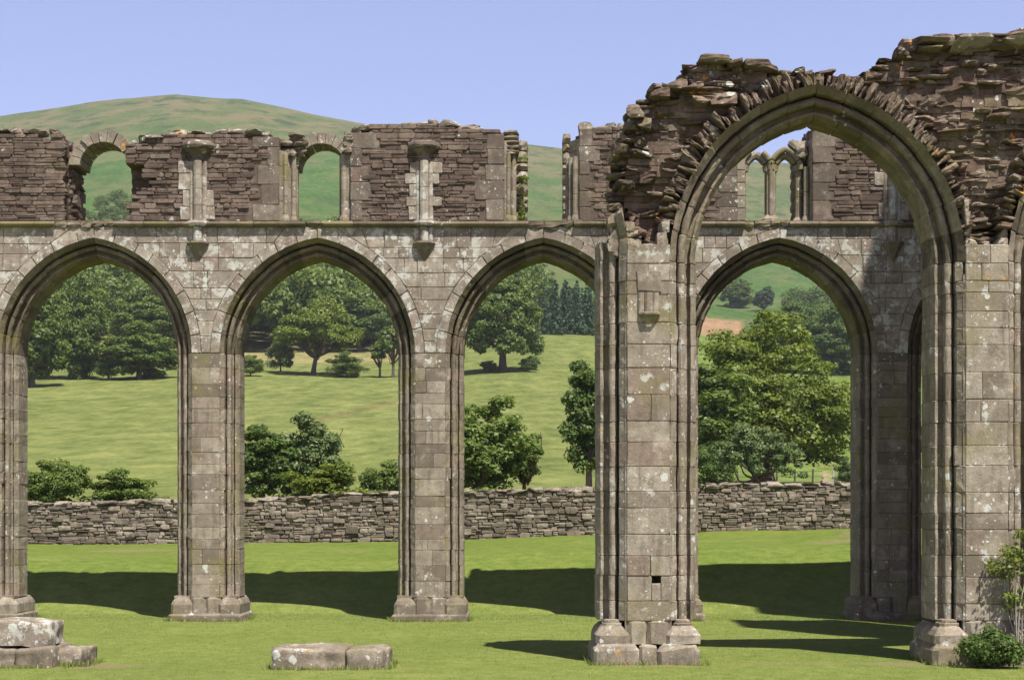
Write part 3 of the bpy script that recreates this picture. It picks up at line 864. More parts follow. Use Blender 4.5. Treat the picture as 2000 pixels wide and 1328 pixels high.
tube(tw, [(X(1511), yT - .01, z0), (X(1511), yT - .01, z0 + .08), (X(1511), yT - .01, z0 + .11), (X(1511), yT - .01, z0 + .15)], [.17, .165, .13, .10], 8, (.9, .2, .5))
for c, r in ((cR + a2 + .02, .07), (cL - a2 - .02, .07)):
    roll_jamb(tw, c, yT, z0, zsp + .03, r, n=10)
roll_jamb(tw, cR + a2 + .12, yT - .16, z0, zsp + .05, .05)
splay(tw, X(1587), cR + a2 + .16, YC, yT - .05, z0, 8.2)
zz = z0
while zz < 8.0:
    h = U(.15, .28); rock(tw, (cR + a2 + .06, yT + .38, zz + h / 2), (.2, .55, h), 0, 0, .05, rt(.2, .6)); zz += h
for k in range(7): rock(tw, (X(U(1566, 1586)), YC + U(.25, .6), U(7.95, 8.2)), (.2, .3, .14), U(-.5, .5), 0, .14, rt(.4, 1))
rock(tw, (X(1562), yT - .06, wz(282, DF)), (.34, .2, .13), -.75, 0, .08, rt(.7, 1))
zz = z0
while zz < 8.2:
    h = U(.15, .3); stone(tw, [(X(1440), zz + .004), (X(1456), zz + .004), (X(1456), zz + h - .004), (X(1440), zz + h - .004)], YC - .01, .3, .01, rt(.6, 1), .02)
    stone(tw, [(X(1457), zz + .004), (cL - a2 - .03, zz + .004), (cL - a2 - .03, zz + h - .004), (X(1457), zz + h - .004)], YC + .05, .6, .01, rt(.6, 1), .02); zz += h
tw.build('twin_lancet_window', M['ashlar'], far)

# wall shafts with capital above and corbel below
def wall_shaft(x, ztop_=True):
    sh = MB(); z1 = 7.80 if ztop_ else 7.7; y = YC - .03
    for (dx, dy, r) in ((-.105, .02, .048), (0, -.035, .078), (.105, .02, .048)):
        for (za, zb) in ((6.42, 6.68), (6.79, z1)):
            zz = courses(za, zb, .22, .38) if zb - za > .5 else [za, zb]
            for k in range(len(zz) - 1):
                tube(sh, [(x + dx, y + dy, zz[k] + .002), (x + dx, y + dy, zz[k] + .008), (x + dx, y + dy, zz[k + 1] - .008), (x + dx, y + dy, zz[k + 1] - .002)], [r * .94, r, r, r * .94], 10, rt(.5, 1))
    box(sh, x - .14, x + .14, y - .005, y + .1, 6.79, z1, rt(.3, .6)); box(sh, x - .14, x + .14, y - .02, y + .1, 6.42, 6.68, rt(.3, .6))
    # string course breaks forward round the shaft
    tube(sh, [(x - .2, y + .02, 6.735), (x - .13, y - .06, 6.735), (x - .05, y - .12, 6.735), (x + .05, y - .12, 6.735), (x + .13, y - .06, 6.735), (x + .2, y + .02, 6.735)], .05, 8, rt(.3, .8))
    # quoin stones bonded beside it
    zz = 6.80
    while zz < 7.7:
        h = U(.16, .3)
        for s in (-1, 1):
            if random.random() < .75: a, b = sorted((x + s * .145, x + s * U(.2, .34))); stone(sh, rough_poly(a, b, a, b, zz + .004, zz + h - .004, .3), YC - .045, .1, .01, rt(.3, .8), .02)
        zz += h
    o = sh.build('wall_shaft', M['ashlar_lichen'], far)
    c = MB()
    n = 16; rings = []
    prof = [(-.01, .12), (.005, .15), (.025, .15), (.04, .12), (.10, .13), (.15, .165), (.19, .215), (.21, .222), (.225, .20)]
    for (dz, r) in prof:
        ring = []
        for k in range(n + 1):
            a = math.pi * k / n; sc_ = 1 + (.06 * abs(math.sin(a * 5)) if dz > .1 else 0)
            ring.append((x - math.cos(a) * r * 1.05 * sc_, YC + .06 - math.sin(a) * r * 1.15 * sc_, z1 + dz - (.02 * abs(math.cos(a * 5)) if dz > .2 else 0)))
        rings.append(ring)
    sweep(c, rings, [(.35, .2, .5)] * 9)
    c.add(rings[-1], [tuple(range(n + 1))], (.4, .2, .5))
    ab = []
    for (dz, r) in ((.20, .19), (.21, .255), (.25, .27), (.30, .262), (.33, .22)):
        ab.append([(x - math.cos(math.pi * k / 6) * r * 1.1, YC + .06 - max(0, math.sin(math.pi * k / 6)) * r * 1.15, z1 + dz + U(-.014, .014)) for k in range(7)])
    sweep(c, ab, [(.5, .1, .5)] * 4); c.add(ab[-1], [tuple(range(7))], (.5, .1, .5))
    c.build('capital', M['quoin'], o)
    cb = MB(); rings = []
    for (dz, r, q) in ((0.02, .185, .165), (-.01, .19, .17), (-.03, .17, .15), (-.30, .025, .03)):
        rings.append([(x + dx * r, DF + .02 - dy * q, 6.41 + dz) for dx, dy in ((-1, 0), (-1, .45), (-.5, 1), (.5, 1), (1, .45), (1, 0))])
    sweep(cb, rings, [(.3, .1, .5)] * 3); cb.add(rings[0], [tuple(range(6))], (.4, .1, .5))
    cb.build('corbel', M['ashlar'], o)
for xx in (-5.33, -1.49, 2.5, 6.46): wall_shaft(xx)
# a tuft of wall plants is added with the vegetation below

# ------------------------------------------------------------------ near arcade: one arch standing, the next begun
DN, TN = 20.8, 1.1
AN, ON, ZSN, CN = 1.40, .385, 4.75, 3.60
KN = 1.13
SECN = section(0, TN, KN); ZN = .30 * KN
PN = [CN - AN - ZN - .255, CN + AN + ZN + .255]
near = empty('broken_arch_bay', (3.6, DN, 0), 'nearest broken stone arch with ragged rubble above, between two tall piers on the lawn', 'ruined arch')
NX = lambda px: wx(px, DN); NZ = lambda py: wz(py, DN)
def near_pier(xc, left_arch, right_arch, zl, zr, nm):
    mb = MB()
    fl, fr = xc - .255, xc + .255
    zs = courses(.52, 4.52, .19, .33)
    cl = xc - .255 - ZN - AN; cr = xc + .255 + ZN + AN
    jl = zs + courses(4.52, zl, .25, .36)[1:]; jr = zs + courses(4.52, zr, .25, .36)[1:]
    jamb(mb, cl, 1, AN, DN, jl, SECN, .008, .008); jamb(mb, cr, -1, AN, DN, jr, SECN, .008, .008)
    hx, hz = NX(1282), NZ(1132)
    for k in range(len(zs) - 1):
        if nm == 'left' and zs[k] < hz < zs[k + 1]:
            for (a, b, c, d) in ((fl, hx - .055, zs[k], zs[k + 1]), (hx + .055, fr, zs[k], zs[k + 1]), (hx - .055, hx + .055, zs[k], hz - .04), (hx - .055, hx + .055, hz + .045, zs[k + 1])):
                if d - c > .01: stone(mb, rough_poly(a + .002, b - .002, a + .002, b - .002, c + .002, d - .002, .15), DN, .25, .009, rt(.3, .9), .02)
            continue
        fill_course(mb, zs[k], zs[k + 1], cst(fl), cst(fr), DN, .24, .6, .002, .009, .14, .006, .02, depth=.12, tl=.2)
    core = [(fl - .02, fr + .02, .4, 4.6)] if nm != 'left' else [(fl - .02, fr + .02, .4, hz - .05), (fl - .02, fr + .02, hz + .055, 4.6), (fl - .02, hx - .06, hz - .05, hz + .055), (hx + .06, fr + .02, hz - .05, hz + .055)]
    for (a, b, c, d) in core: box(mb, a, b, DN + .016, DN + TN - .01, c, d, (.35, .3, .5))
    # filling behind the mouldings so that the pier is solid
    box(mb, xc - .47, xc + .47, DN + .40, DN + TN - .40, .4, 4.8, (.35, .3, .5))
    p = mb.build('pier', M['ashlar_near'], near)
    b = MB(); xl, xr = xc - .255 - ZN, xc + .255 + ZN
    chamfer_block(b, xl - .06, xc - .12, DN - .13, DN + TN + .1, -.1, .25, .04, .07, rt(.3, .8), .012)
    chamfer_block(b, xc - .118, xc + .103, DN - .105, DN + TN + .1, -.1, .245, .02, .03, rt(.1, .5), .008)
    chamfer_block(b, xc + .105, xr + .0, DN - .125, DN + TN + .1, -.1, .25, .04, .08, rt(.2, .6), .012)
    chamfer_block(b, xc - .24, xc - .03, DN - .03, DN + TN, .25, .52, .01, .02, rt(.4, .9))
    chamfer_block(b, xc - .022, xc + .24, DN - .03, DN + TN, .25, .52, .01, .02, rt(.4, .9))
    for s in (-1, 1):
        xa, xb = (xl - .03, fl + .03) if s < 0 else (fr - .05, xr + .02)
        chamfer_block(b, xa, xb, DN - .06, DN + TN + .05, .25, .47, .085, .12, rt(.3, .7), .008)
        xm = (xa + xb) / 2 + s * .0
        chamfer_block(b, xm - .115, xm + .115, DN + .03, DN + .35, .46, .50, .01, .012, rt(.4, .8), .003)
        chamfer_block(b, xm - .09, xm + .09, DN + .05, DN + .35, .50, .535, .01, .012, rt(.4, .8), .003)
    b.build('plinth', M['ashlar_near'], p)
    return p
pl = near_pier(PN[0], None, CN, 5.02, ZSN, 'left'); pr = near_pier(PN[1], CN, None, ZSN, ZSN, 'right')
# flush ashlar rising on the pier fronts to the broken edge
zs = courses(4.52, 4.95, .13, .24)
for xc in PN:
    mb = MB()
    for k in range(len(zs) - 1):
        fill_course(mb, zs[k], zs[k + 1], cst(xc - .255), cst(xc + .255), DN - .002, .2, .4, .002, .01, .14, .006, .02, depth=.3, tl=.3)
    box(mb, xc - .27, xc + .27, DN + .3, DN + TN - .1, 4.4, 5.0, (.3, .3, .5))
    if xc == PN[0]:
        for (a, b, c, d, y) in ((-.25, -.07, 4.94, 5.03, 0), (-.255, -.12, 5.03, 5.12, .02), (-.26, -.16, 5.12, 5.24, .01), (-.09, .06, 4.94, 4.99, .12), (.10, .255, 4.95, 5.09, 0), (.13, .25, 5.09, 5.22, .01), (.02, .12, 4.95, 5.02, .18)):
            split_stone(mb, (xc + (a + b) / 2, DN + y + .17, (c + d) / 2), (b - a, .36, (d - c) * 1.1), U(-.06, .06), 0, 0, rt(.4, 1), 3, .04, .12)
    else:
        for (a, b, c, d, y) in ((-.26, -.10, 4.94, 5.06, 0), (-.26, -.15, 5.06, 5.19, .01), (-.265, -.18, 5.19, 5.34, .0), (-.275, -.21, 5.34, 5.48, .01), (-.08, .08, 4.94, 5.0, .15), (.10, .26, 4.94, 5.03, .04), (.17, .26, 5.03, 5.14, .06)):
            split_stone(mb, (xc + (a + b) / 2, DN + y + .17, (c + d) / 2), (b - a, .36, (d - c) * 1.1), U(-.05, .05), 0, 0, rt(.4, 1), 3, .04, .12)
    mb.build('facing_remnant', M['ashlar_near'], near)
# the standing arch
mb = MB()
for s in (-1, 1): archhalf(mb, CN, s, AN, ON, ZSN, DN, SECN, 8, 4, .008, lo=.1)
na = mb.build('arch', M['arch_near'], near)
# stump of the lost arch on the left pier: orders broken off at different heights
CL = PN[0] - .255 - ZN - AN
mb = MB()
nsec = len(SECN) // 2
outer = SECN[:12]
archhalf(mb, CL, 1, AN, ON, ZSN, DN, [(a + .02, b) for a, b in SECN[:9]], 2, 3, .006, 0.02, .20)
Pz = [p for p in SECN[:9]]
# solid back of the leaning stump
for t0_, wd in ((.06, .30), (.12, .26), (.17, .2)):
    r = AN + ON + .24; al = t0_ * math.acos(ON / r)
    split_stone(mb, (CL - ON + r * math.cos(al) + .04, DN + .36, ZSN + r * math.sin(al)), (wd, .5, .26), R(8), 0, 0, rt(.3, .7), 3, .03, .15)
mb.build('arch_stump', M['ashlar_near'], near)
# the next arch to the right, its left half
CR = PN[1] + .255 + ZN + AN
mb = MB()
archhalf(mb, CR, -1, AN, ON, ZSN, DN, SECN, 8, 4, .008, lo=.1)
mb.build('arch', M['arch_near'], near)
# rough voussoirs: slabs set on edge round the arch
def rough_ring(c, s, t0, t1, name):
    mb = MB(); t = t0
    while t < t1:
        th = U(.03, .06); r0 = AN + ON + ZN + .0; al = t * math.acos(ON / (r0 + .1)); L = U(.15, .255)
        if t < .35: L *= .9
        rm = r0 + L / 2 - .01
        x = c - s * ON + s * rm * math.cos(al); z = ZSN + rm * math.sin(al)
        if random.random() < .97:
            d = U(.5, .7); yo = U(-.03, .08)
            split_stone(mb, (x, DN + yo + d / 2, z), (L * 1.06, d, th * 1.25), (al if s > 0 else math.pi - al) + U(-.08, .08), 0, U(-.08, .08), rt(.3, 1), 3, .05, .15)
        t += th / (r0 + .12) / math.acos(ON / (r0 + .1)) * 1.02
    return mb.build(name, M['rubble_near'], near)
rough_ring(CN, -1, .16, 1.0, 'rough_voussoirs'); rough_ring(CN, 1, .14, 1.0, 'rough_voussoirs'); rough_ring(CR, -1, .14, 1.0, 'rough_voussoirs')

# rubble core of the haunches, laid in thin rough courses
LE_r = [520, 500, 470, 440, 410, 390, 330, 300, 262, 240, 228, 205, 190, 178, 160, 150, 135, 105, 90]
LE_x = [1272, 1258, 1250, 1238, 1218, 1206, 1208, 1214, 1210, 1226, 1232, 1232, 1262, 1270, 1280, 1340, 1348, 1358, 1360]
TOPx = [1350, 1362, 1430, 1450, 1500, 1560, 1600, 1700, 1752, 1757, 1778, 1790, 1850, 1860, 2000, 2300]
TOPy = [150, 108, 116, 126, 122, 132, 135, 126, 122, 98, 92, 74, 68, 66, 56, 50]
topz = lambda x: NZ(np.interp(CX + x * F / DN, TOPx, TOPy))
def left_edge(z): return NX(np.interp(HOR - (z - EYE) * F / DN, LE_r[::-1], LE_x[::-1]))
XEND = 7.85
def rubble_rocks(mb, z0, z1, xl, xr, base_y, deep):
    z = z0
    while z < z1:
        h = U(.028, .072) if random.random() < .86 else U(.07, .13)
        x = xl(z + h / 2); xe = xr(z + h / 2)
        first = True
        while x < xe - .03:
            l = U(.09, .34) if h < .08 else U(.12, .34)
            xm = x + l / 2
            if z + h / 2 < topz(xm) + .03:
                dd = deep(xm, z)
                if random.random() < .88:
                    yo = base_y + dd + random.choice((U(-.10, .03), U(-.02, .08), U(0, .10), U(.04, .13)))
                    if first: yo = base_y + U(0, .5)
                    d = U(.3, .6)
                    split_stone(mb, (xm + (U(-.10, .02) if first else 0), DN + yo + d / 2, z + h / 2), (l * U(1.05, 1.3), d, h * U(1.0, 1.35)), U(-.07, .07), U(-.10, .10), U(-.25, .25), rt(.0, 1), 5, .06, .22)
                    if first:
                        for q in range(2): split_stone(mb, (xm + U(-.05, .05), DN + U(.35, TN - .1), z + h / 2), (l, .5, h * 1.2), U(-.1, .1), U(-.1, .1), 0, rt(.05, .9))
            x += l * U(.9, 1.02); first = False
        z += h * .93
def core_cols(mb, xl, xr, z0, deep, base_y):
    zz = z0
    while zz < 9:
        z1 = zz + .07; a = xl(zz + .035) + .10; b = xr(zz + .035)
        n = max(1, int((b - a) / .25))
        for k in range(n):
            x0, x1 = a + (b - a) * k / n, a + (b - a) * (k + 1) / n
            if x1 > x0 and z1 < topz((x0 + x1) / 2) - .02:
                box(mb, x0, x1 + .001, DN + base_y + .06 + U(0, .035) + deep((x0 + x1) / 2, zz), DN + TN - .08, zz - .002, z1, (U(.3, .75), U(.5, 1), .5))
        zz = z1
RW = ZN + .17
ringx = lambda c, s, z, w_=RW: arch_x(c, s, AN, ON, ZSN, w_, z)
# left haunch (to the crown), right spandrel (crown to the second arch)
dl = lambda x, z: .05 + .12 * float(np.clip((5.9 - z) / .8, 0, 1)) + .10 * float(vnoise(x * 2.2, z * 2.2, 4))
mb = MB()
rubble_rocks(mb, 5.0, 7.4, left_edge, lambda z: ringx(CN, -1, z), .06, dl)
core_cols(mb, left_edge, lambda z: ringx(CN, -1, z, ZN + .05), 4.95, dl, .06)
mb.build('rubble_haunch', M['rubble_near'], near)
dr = lambda x, z: .06 + .22 * float(np.clip((5.7 - z) / .7, 0, 1)) + .16 * float(vnoise(x * 1.8 + 5, z * 1.8, 6)) + .10 * float(np.clip((z - 6.7) / .5, 0, 1)) - .12 * float(np.clip((z - 7.25) / .15, 0, 1))
mb = MB()
xrr = lambda z: min(XEND, ringx(CR, -1, z) if ringx(CR, -1, z) < CR - .01 else XEND)
rubble_rocks(mb, 4.97, 8.1, lambda z: ringx(CN, 1, z) - .02, xrr, .06, dr)
core_cols(mb, lambda z: ringx(CN, 1, z, ZN + .02), lambda z: min(XEND, ringx(CR, -1, z, ZN + .03) if ringx(CR, -1, z) < CR - .01 else XEND), 4.95, dr, .06)
# core right above the crown of the arch
box(mb, CN - .5, CN + .5, DN + .3, DN + TN - .1, 6.86, 7.0, (.3, .5, .5))
mb.build('rubble_spandrel', M['rubble_near'], near)
# big top stones
for (pa, pb, ra, rb_, d) in ((1362, 1425, 102, 118, .5), (1425, 1452, 110, 124, .4), (1452, 1530, 114, 130, .6), (1300, 1345, 150, 172, .4), (1270, 1310, 168, 190, .4), (1752, 1775, 88, 106, .4),
                            (1775, 1860, 64, 78, .9), (1790, 1850, 78, 92, .9), (1860, 1962, 58, 88, 1.0), (1964, 2090, 46, 84, 1.0), (2092, 2260, 40, 78, 1.0), (1385, 1440, 172, 200, .5), (1225, 1262, 200, 226, .5), (1240, 1275, 222, 246, .5), (1198, 1232, 270, 294, .5), (1240, 1268, 264, 282, .5), (1352, 1392, 182, 204, .5)):
    x0, x1, z1_, z0_ = NX(pa), NX(pb), NZ(ra), NZ(rb_)
    mb = MB(); split_stone(mb, ((x0 + x1) / 2, DN + .02 + d / 2, (z0_ + z1_) / 2), ((x1 - x0) * 1.02, d, (z1_ - z0_) * 1.02), U(-.05, .05), U(-.06, .06), U(-.12, .12), rt(.2, 1), 5, .035, .3)
    mb.build('top_stone', M['cope'] if pa > 1840 else M['rubble_near'], near)

# remnant of the wall shaft on the left pier: two rolls on a little corbel, and a rough block above
mb = MB(); xs0 = NX(1268)
for dx, r in ((-.075, .04), (.01, .055), (.09, .045)):
    tube(mb, [(xs0 + dx - .02, DN - .005, NZ(612)), (xs0 + dx - .02, DN - .005, NZ(572))], r, 10, rt(.5, .9))
sweep(mb, [[(xs0 + dx * r - .0, DN - dy * q, NZ(612) + dz) for dx, dy in ((-1, -.1), (-1, .4), (-.5, 1), (.5, 1), (1, .4), (1, -.1))] for (dz, r, q) in ((.012, .115, .085), (0, .125, .10), (-.02, .125, .10), (-.03, .105, .085), (-.13, .04, .02))], [(.4, .2, .5)] * 4)
split_stone(mb, (NX(1268), DN + .06, NZ(550)), (.28, .17, .24), 0.03, 0, 0, (.35, .2, .5), 0, .035, .08)
sh = mb.build('shaft_stub', M['ashlar_near'], near)
# ------------------------------------------------------------------ off to the right: the crossing tower whose shadow falls across the arcade
tw_ = empty('crossing_tower', (11, 25, 0), 'tall ruined stone tower just beyond the right-hand arch', 'tower')
mb = MB()
def tower_block(x0, x1, y0, y1, H, rag):
    n = 8
    for k in range(n):
        a, b = x0 + (x1 - x0) * k / n, x0 + (x1 - x0) * (k + 1) / n
        box(mb, a, b, y0, y1, -.2, H + U(-rag, rag), rt(.3, .7))
for (ya, yb, H) in ((22.5, 24.4, 21.0), (24.4, 25.6, 18.2), (25.6, 27.0, 15.0), (27.0, 29.9, 11.5)): tower_block(9.75, 11.3, ya, yb, H, .3)
tower_block(11.3, 20, 20.6, 22.4, 17.0, .5); tower_block(11.3, 20, 29.9, 31.7, 11.0, .5)
mb.build('tower_wall', M['ashlar'], tw_)
mb = MB(); tower_block(7.9, 9.7, 20.55, 22.4, 16.2, .25); mb.build('stair_turret', M['ashlar'], tw_)

# ------------------------------------------------------------------ pier stumps in the lawn
def worn_block(mb, x0, x1, y0, y1, z0, z1, r, tint, jit=.01, n=5, seed=0):
    """rounded box with subdivided faces and weathered edges"""
    N = 9; vs = {}; fl = []
    def P(u, v, w_):
        p = np.array([x0 + (x1 - x0) * u, y0 + (y1 - y0) * v, z0 + (z1 - z0) * w_])
        lo = np.array([x0 + r, y0 + r, z0 + 0.0]); hi = np.array([x1 - r, y1 - r, z1 - r])
        q = np.clip(p, lo, hi); d = p - q; L = np.linalg.norm(d)
        if L > 1e-6: p = q + d / L * min(L, r)
        return p
    def idx(i, j, k):
        key = (i, j, k)
        if key not in vs:
            p = P(i / N, j / N, k / N)
            p = p + jit * np.array([float(vnoise(p[1] * 9 + seed, p[2] * 9, 1)) - .5, float(vnoise(p[0] * 9 + seed, p[2] * 9, 2)) - .5, float(vnoise(p[0] * 6 + seed, p[1] * 6, 3)) - .5]) * 2.2
            vs[key] = (len(vs), tuple(p))
        return vs[key][0]
    for a in range(N):
        for b in range(N):
            fl.append((idx(a, b, N), idx(a + 1, b, N), idx(a + 1, b + 1, N), idx(a, b + 1, N)))
            for e in (0, N):
                q = (idx(a, e, b), idx(a + 1, e, b), idx(a + 1, e, b + 1), idx(a, e, b + 1)); fl.append(q if e == 0 else q[::-1])
                q = (idx(e, a, b), idx(e, a + 1, b), idx(e, a + 1, b + 1), idx(e, a, b + 1)); fl.append(q if e == N else q[::-1])
    mb.add([p for _, p in sorted(vs.values())], fl, tint)
Dl = 20.35; LXp = lambda px: wx(px, Dl)
st = empty('pier_stump', (LXp(20), 21, 0), 'stepped stone stump with a moulded upper block at the left edge of the lawn', 'stone stump', 'footings of lost piers')
mb = MB()
worn_block(mb, LXp(28), LXp(98), Dl, Dl + 1.1, -.1, .235, .045, (.3, .76, .5), .02, seed=1); worn_block(mb, LXp(-60), LXp(27), Dl + .06, Dl + 1.1, -.1, .235, .045, (.35, .74, .5), .02, seed=2)
worn_block(mb, LXp(92), LXp(146), Dl + .34, Dl + 1.1, -.1, .20, .05, (.35, .78, .5), .022, seed=3)
mb.build('footing', M['cope_pale'] if 'cope_pale' in M else M['ashlar_near'], st, True)
mb = MB()
worn_block(mb, LXp(-70), LXp(90), Dl + .13, Dl + .9, .232, .53, .055, (.4, .4, .5), .024, seed=5)
chamfer_block(mb, LXp(48), LXp(82), Dl + .17, Dl + .5, .50, .545, .01, .012, (.6, .3, .5), .003)
mb.build('moulded_block', M['ashlar_lichen'], st, True)
Dm = 20.15; MXp = lambda px: wx(px, Dm)
sb = empty('pier_footing', (MXp(642), 20.6, 0), 'low flat footing of cracked stones lying alone in the lawn', 'stone footing', 'footings of lost piers')
mb = MB()
worn_block(mb, MXp(528), MXp(674), Dm + .0, Dm + .95, -.06, .235, .03, (.36, .74, .5), .018, seed=7); worn_block(mb, MXp(676), MXp(748), Dm, Dm + .93, -.06, .235, .035, (.4, .7, .5), .018, seed=8); worn_block(mb, MXp(738), MXp(757), Dm + .22, Dm + .8, -.06, .225, .05, (.4, .7, .5), .02, seed=9)
mb.build('block', M['ashlar_near'], sb, True)

# ------------------------------------------------------------------ boundary wall
bw = empty('boundary_wall', (0, WALL_D, 1.2), 'long low drystone wall of grey-brown field stones between the lawn and the meadow', 'stone wall')
mb = MB(); WX0, WX1 = -22.0, 18.0
wtop = lambda x: float(np.interp(x, [-22, -11.4, -8.0, -6.3, -2.8, 2.0, 4.4, 8.0, 18], [2.02, 2.09, 2.17, 2.19, 2.36, 2.45, 2.53, 2.575, 2.62])) + .03 * float(vnoise(x * 1.3, 2, 8))
wbot = lambda x: float(wall_base(x)) - .12
xs_ = WX0
ncourse = 11
# courses follow the slope of the wall
def warp(x, t): return wbot(x) + (wtop(x) - wbot(x)) * t
t = 0.0
while t < .95:
    dt = U(.045, .10); t1 = min(t + dt, .965); x = WX0
    while x < WX1:
        l = U(.09, .34); big = random.random() < .06
        x1 = x + l
        z0_, z1_ = warp((x + x1) / 2, t) + U(-.012, .012), warp((x + x1) / 2, t1) + U(-.012, .012)
        rows_ = [(z0_, z1_)]
        if random.random() < .25: m = z0_ + (z1_ - z0_) * U(.4, .6); rows_ = [(z0_, m), (m, z1_)]
        for (p, q) in rows_:
            if big: q += (z1_ - z0_) * .7
            stone(mb, rough_poly(x + .004, x1 - .004, x + .004, x1 - .004, p + .003, q - .003, .85), WALL_D - U(0, .045) - (.03 if big else 0), .2, .013, rt(0, 1), .12, U(0, .012))
        x = x1
    t = t1
for k in range(80):
    a = WX0 + (WX1 - WX0) * k / 80; b = a + (WX1 - WX0) / 80
    box(mb, a, b + .001, WALL_D + .035, WALL_D + .48, wbot(a) - .2, wtop((a + b) / 2) - .06, (.0, .2, .5))
mb.build('stonework', M['drywall'], bw)
mb = MB(); x = WX0
while x < WX1:
    l = U(.16, .5); h = U(.07, .13)
    split_stone(mb, (x + l / 2, WALL_D + .22 + U(-.03, .03), wtop(x + l / 2) - .03 + h * .25), (l * 1.05, .58, h * 1.1), U(-.05, .05), U(-.05, .05), 0, rt(.4, 1), 4, .05, .25); x += l
mb.build('coping', M['drywall'], bw)

# ------------------------------------------------------------------ vegetation
def leaf_mat(name, c1, c2, c3, trans=.35):
    g = NT(name); at = g.sep(g.attr('leaf').outputs['Color'])
    c = g.ramp(at[0], [(0, c1), (.5, c2), (1, c3)])
    d = g.n('BsdfDiffuse'); g.put(d.inputs[0], c)
    t = g.n('BsdfTranslucent'); g.put(t.inputs[0], g.mix(1.0, c, (1.0, 1.15, .55), 'MULTIPLY'))
    gl = g.n('BsdfGlossy'); gl.inputs['Roughness'].default_value = .5; gl.inputs[0].default_value = (.6, .65, .6, 1)
    m1 = g.n('MixShader'); m1.inputs[0].default_value = trans; g.t.links.new(d.outputs[0], m1.inputs[1]); g.t.links.new(t.outputs[0], m1.inputs[2])
    m2 = g.n('MixShader'); m2.inputs[0].default_value = .03; g.t.links.new(m1.outputs[0], m2.inputs[1]); g.t.links.new(gl.outputs[0], m2.inputs[2])
    return g.finish(m2.outputs[0])
M['leaf_dark'] = leaf_mat('leaf_dark', (0.056, 0.094, 0.024), (0.098, 0.15, 0.036), (0.15, 0.208, 0.05))
M['leaf_mid'] = leaf_mat('leaf_mid', (0.08, 0.12, 0.026), (0.13, 0.182, 0.04), (0.195, 0.25, 0.06))
M['leaf_light'] = leaf_mat('leaf_light', (0.09, 0.125, 0.02), (0.15, 0.192, 0.03), (0.22, 0.255, 0.05))
M['leaf_grey'] = leaf_mat('leaf_grey', (0.088, 0.122, 0.044), (0.132, 0.178, 0.066), (0.19, 0.235, 0.098))
M['leaf_conifer'] = leaf_mat('leaf_conifer', (0.034, 0.066, 0.034), (0.054, 0.096, 0.048), (0.082, 0.13, 0.064), .15)
M['leaf_grass'] = leaf_mat('grass_blade', (.18, .225, .05), (.21, .258, .062), (.25, .285, .08), .3)
def bark():
    g = NT('bark'); co = g.coord(); n = g.noise(co, 6, 5, .7)
    return g.finish(g.bsdf(g.ramp(n, [(.3, (.05, .038, .028)), (.7, (.16, .125, .095))]), .95, g.bump(n, .8, .05)))
M['bark'] = bark()
def barkp():
    g = NT('dead_wood'); co = g.coord(); n = g.noise(co, 9, 4, .7)
    return g.finish(g.bsdf(g.ramp(n, [(.3, (.25, .22, .18)), (.7, (.45, .41, .35))]), .95))
M['dead'] = barkp()

def leaves(cent, rad, nper, size, r, up=.35, flat=.75, shell=.55):
    """cent (k,3), rad (k,) -> quads"""
    k = len(cent); n = k * nper
    c = np.repeat(cent, nper, 0); rr = np.repeat(rad, nper)
    d = r.normal(size=(n, 3)); d /= np.linalg.norm(d, axis=1)[:, None]
    d[:, 2] = np.where((d[:, 2] < -.3) & (r.random(n) < .6), -d[:, 2], d[:, 2])
    q = (shell + (1 - shell) * r.random(n)) * rr
    off = d * q[:, None]; off[:, 2] *= flat
    p = c + off + r.normal(size=(n, 3)) * (rr * .08)[:, None]
    nr = d + np.array([0, 0, up]) + r.normal(size=(n, 3)) * .55; nr /= np.linalg.norm(nr, axis=1)[:, None]
    a = np.cross(nr, r.normal(size=(n, 3))); a /= np.linalg.norm(a, axis=1)[:, None] + 1e-9
    b = np.cross(nr, a)
    s = size * r.uniform(.5, 1.5, n)[:, None]
    e = r.uniform(.45, .75, n)[:, None]
    v = np.stack([p - a * s, p - b * s * e + nr * s * .12, p + a * s, p + b * s * e + nr * s * .12], 1).reshape(-1, 3)
    t = np.clip(np.repeat(r.random(k), nper) * .45 + r.random(n) * .55, 0, 1)
    return v, t
def crown_clumps(r, n, hc, rx, rz, lump=.35, inner=.55, seed=0, low=-.55):
    out = []
    while len(out) < n:
        d = r.normal(size=3); d /= np.linalg.norm(d)
        if d[2] < low: continue
        l = 1 + lump * (2.2 * float(fbm(d[0] * 1.9 + seed, d[1] * 1.9 + d[2] * 1.9 - seed, 50 + seed, 3)))
        q = (inner + (1 - inner) * r.random() ** .6) * l
        out.append((d[0] * rx * q, d[1] * rx * q, hc + d[2] * rz * q))
    return np.array(out)
def make_crown(name, v, t, mat, parent=None):
    n = len(v) // 4; q = np.arange(n * 4).reshape(n, 4)
    lc = np.stack([t, t, t], 1)
    o = raw_mesh(name, v, q, mat, {'leaf': lc}, False, 'FACE', parent)
    return o
def branch_path(a, b, r, bend=.15, n=6):
    a = np.array(a, float); b = np.array(b, float); L = np.linalg.norm(b - a); pts = []
    o = r.normal(size=3) * bend * L
    for k in range(n + 1):
        f = k / n; pts.append(a + (b - a) * f + o * math.sin(math.pi * f) + np.array([0, 0, .10 * L * math.sin(math.pi * f)]))
    return pts
PROTO = {}
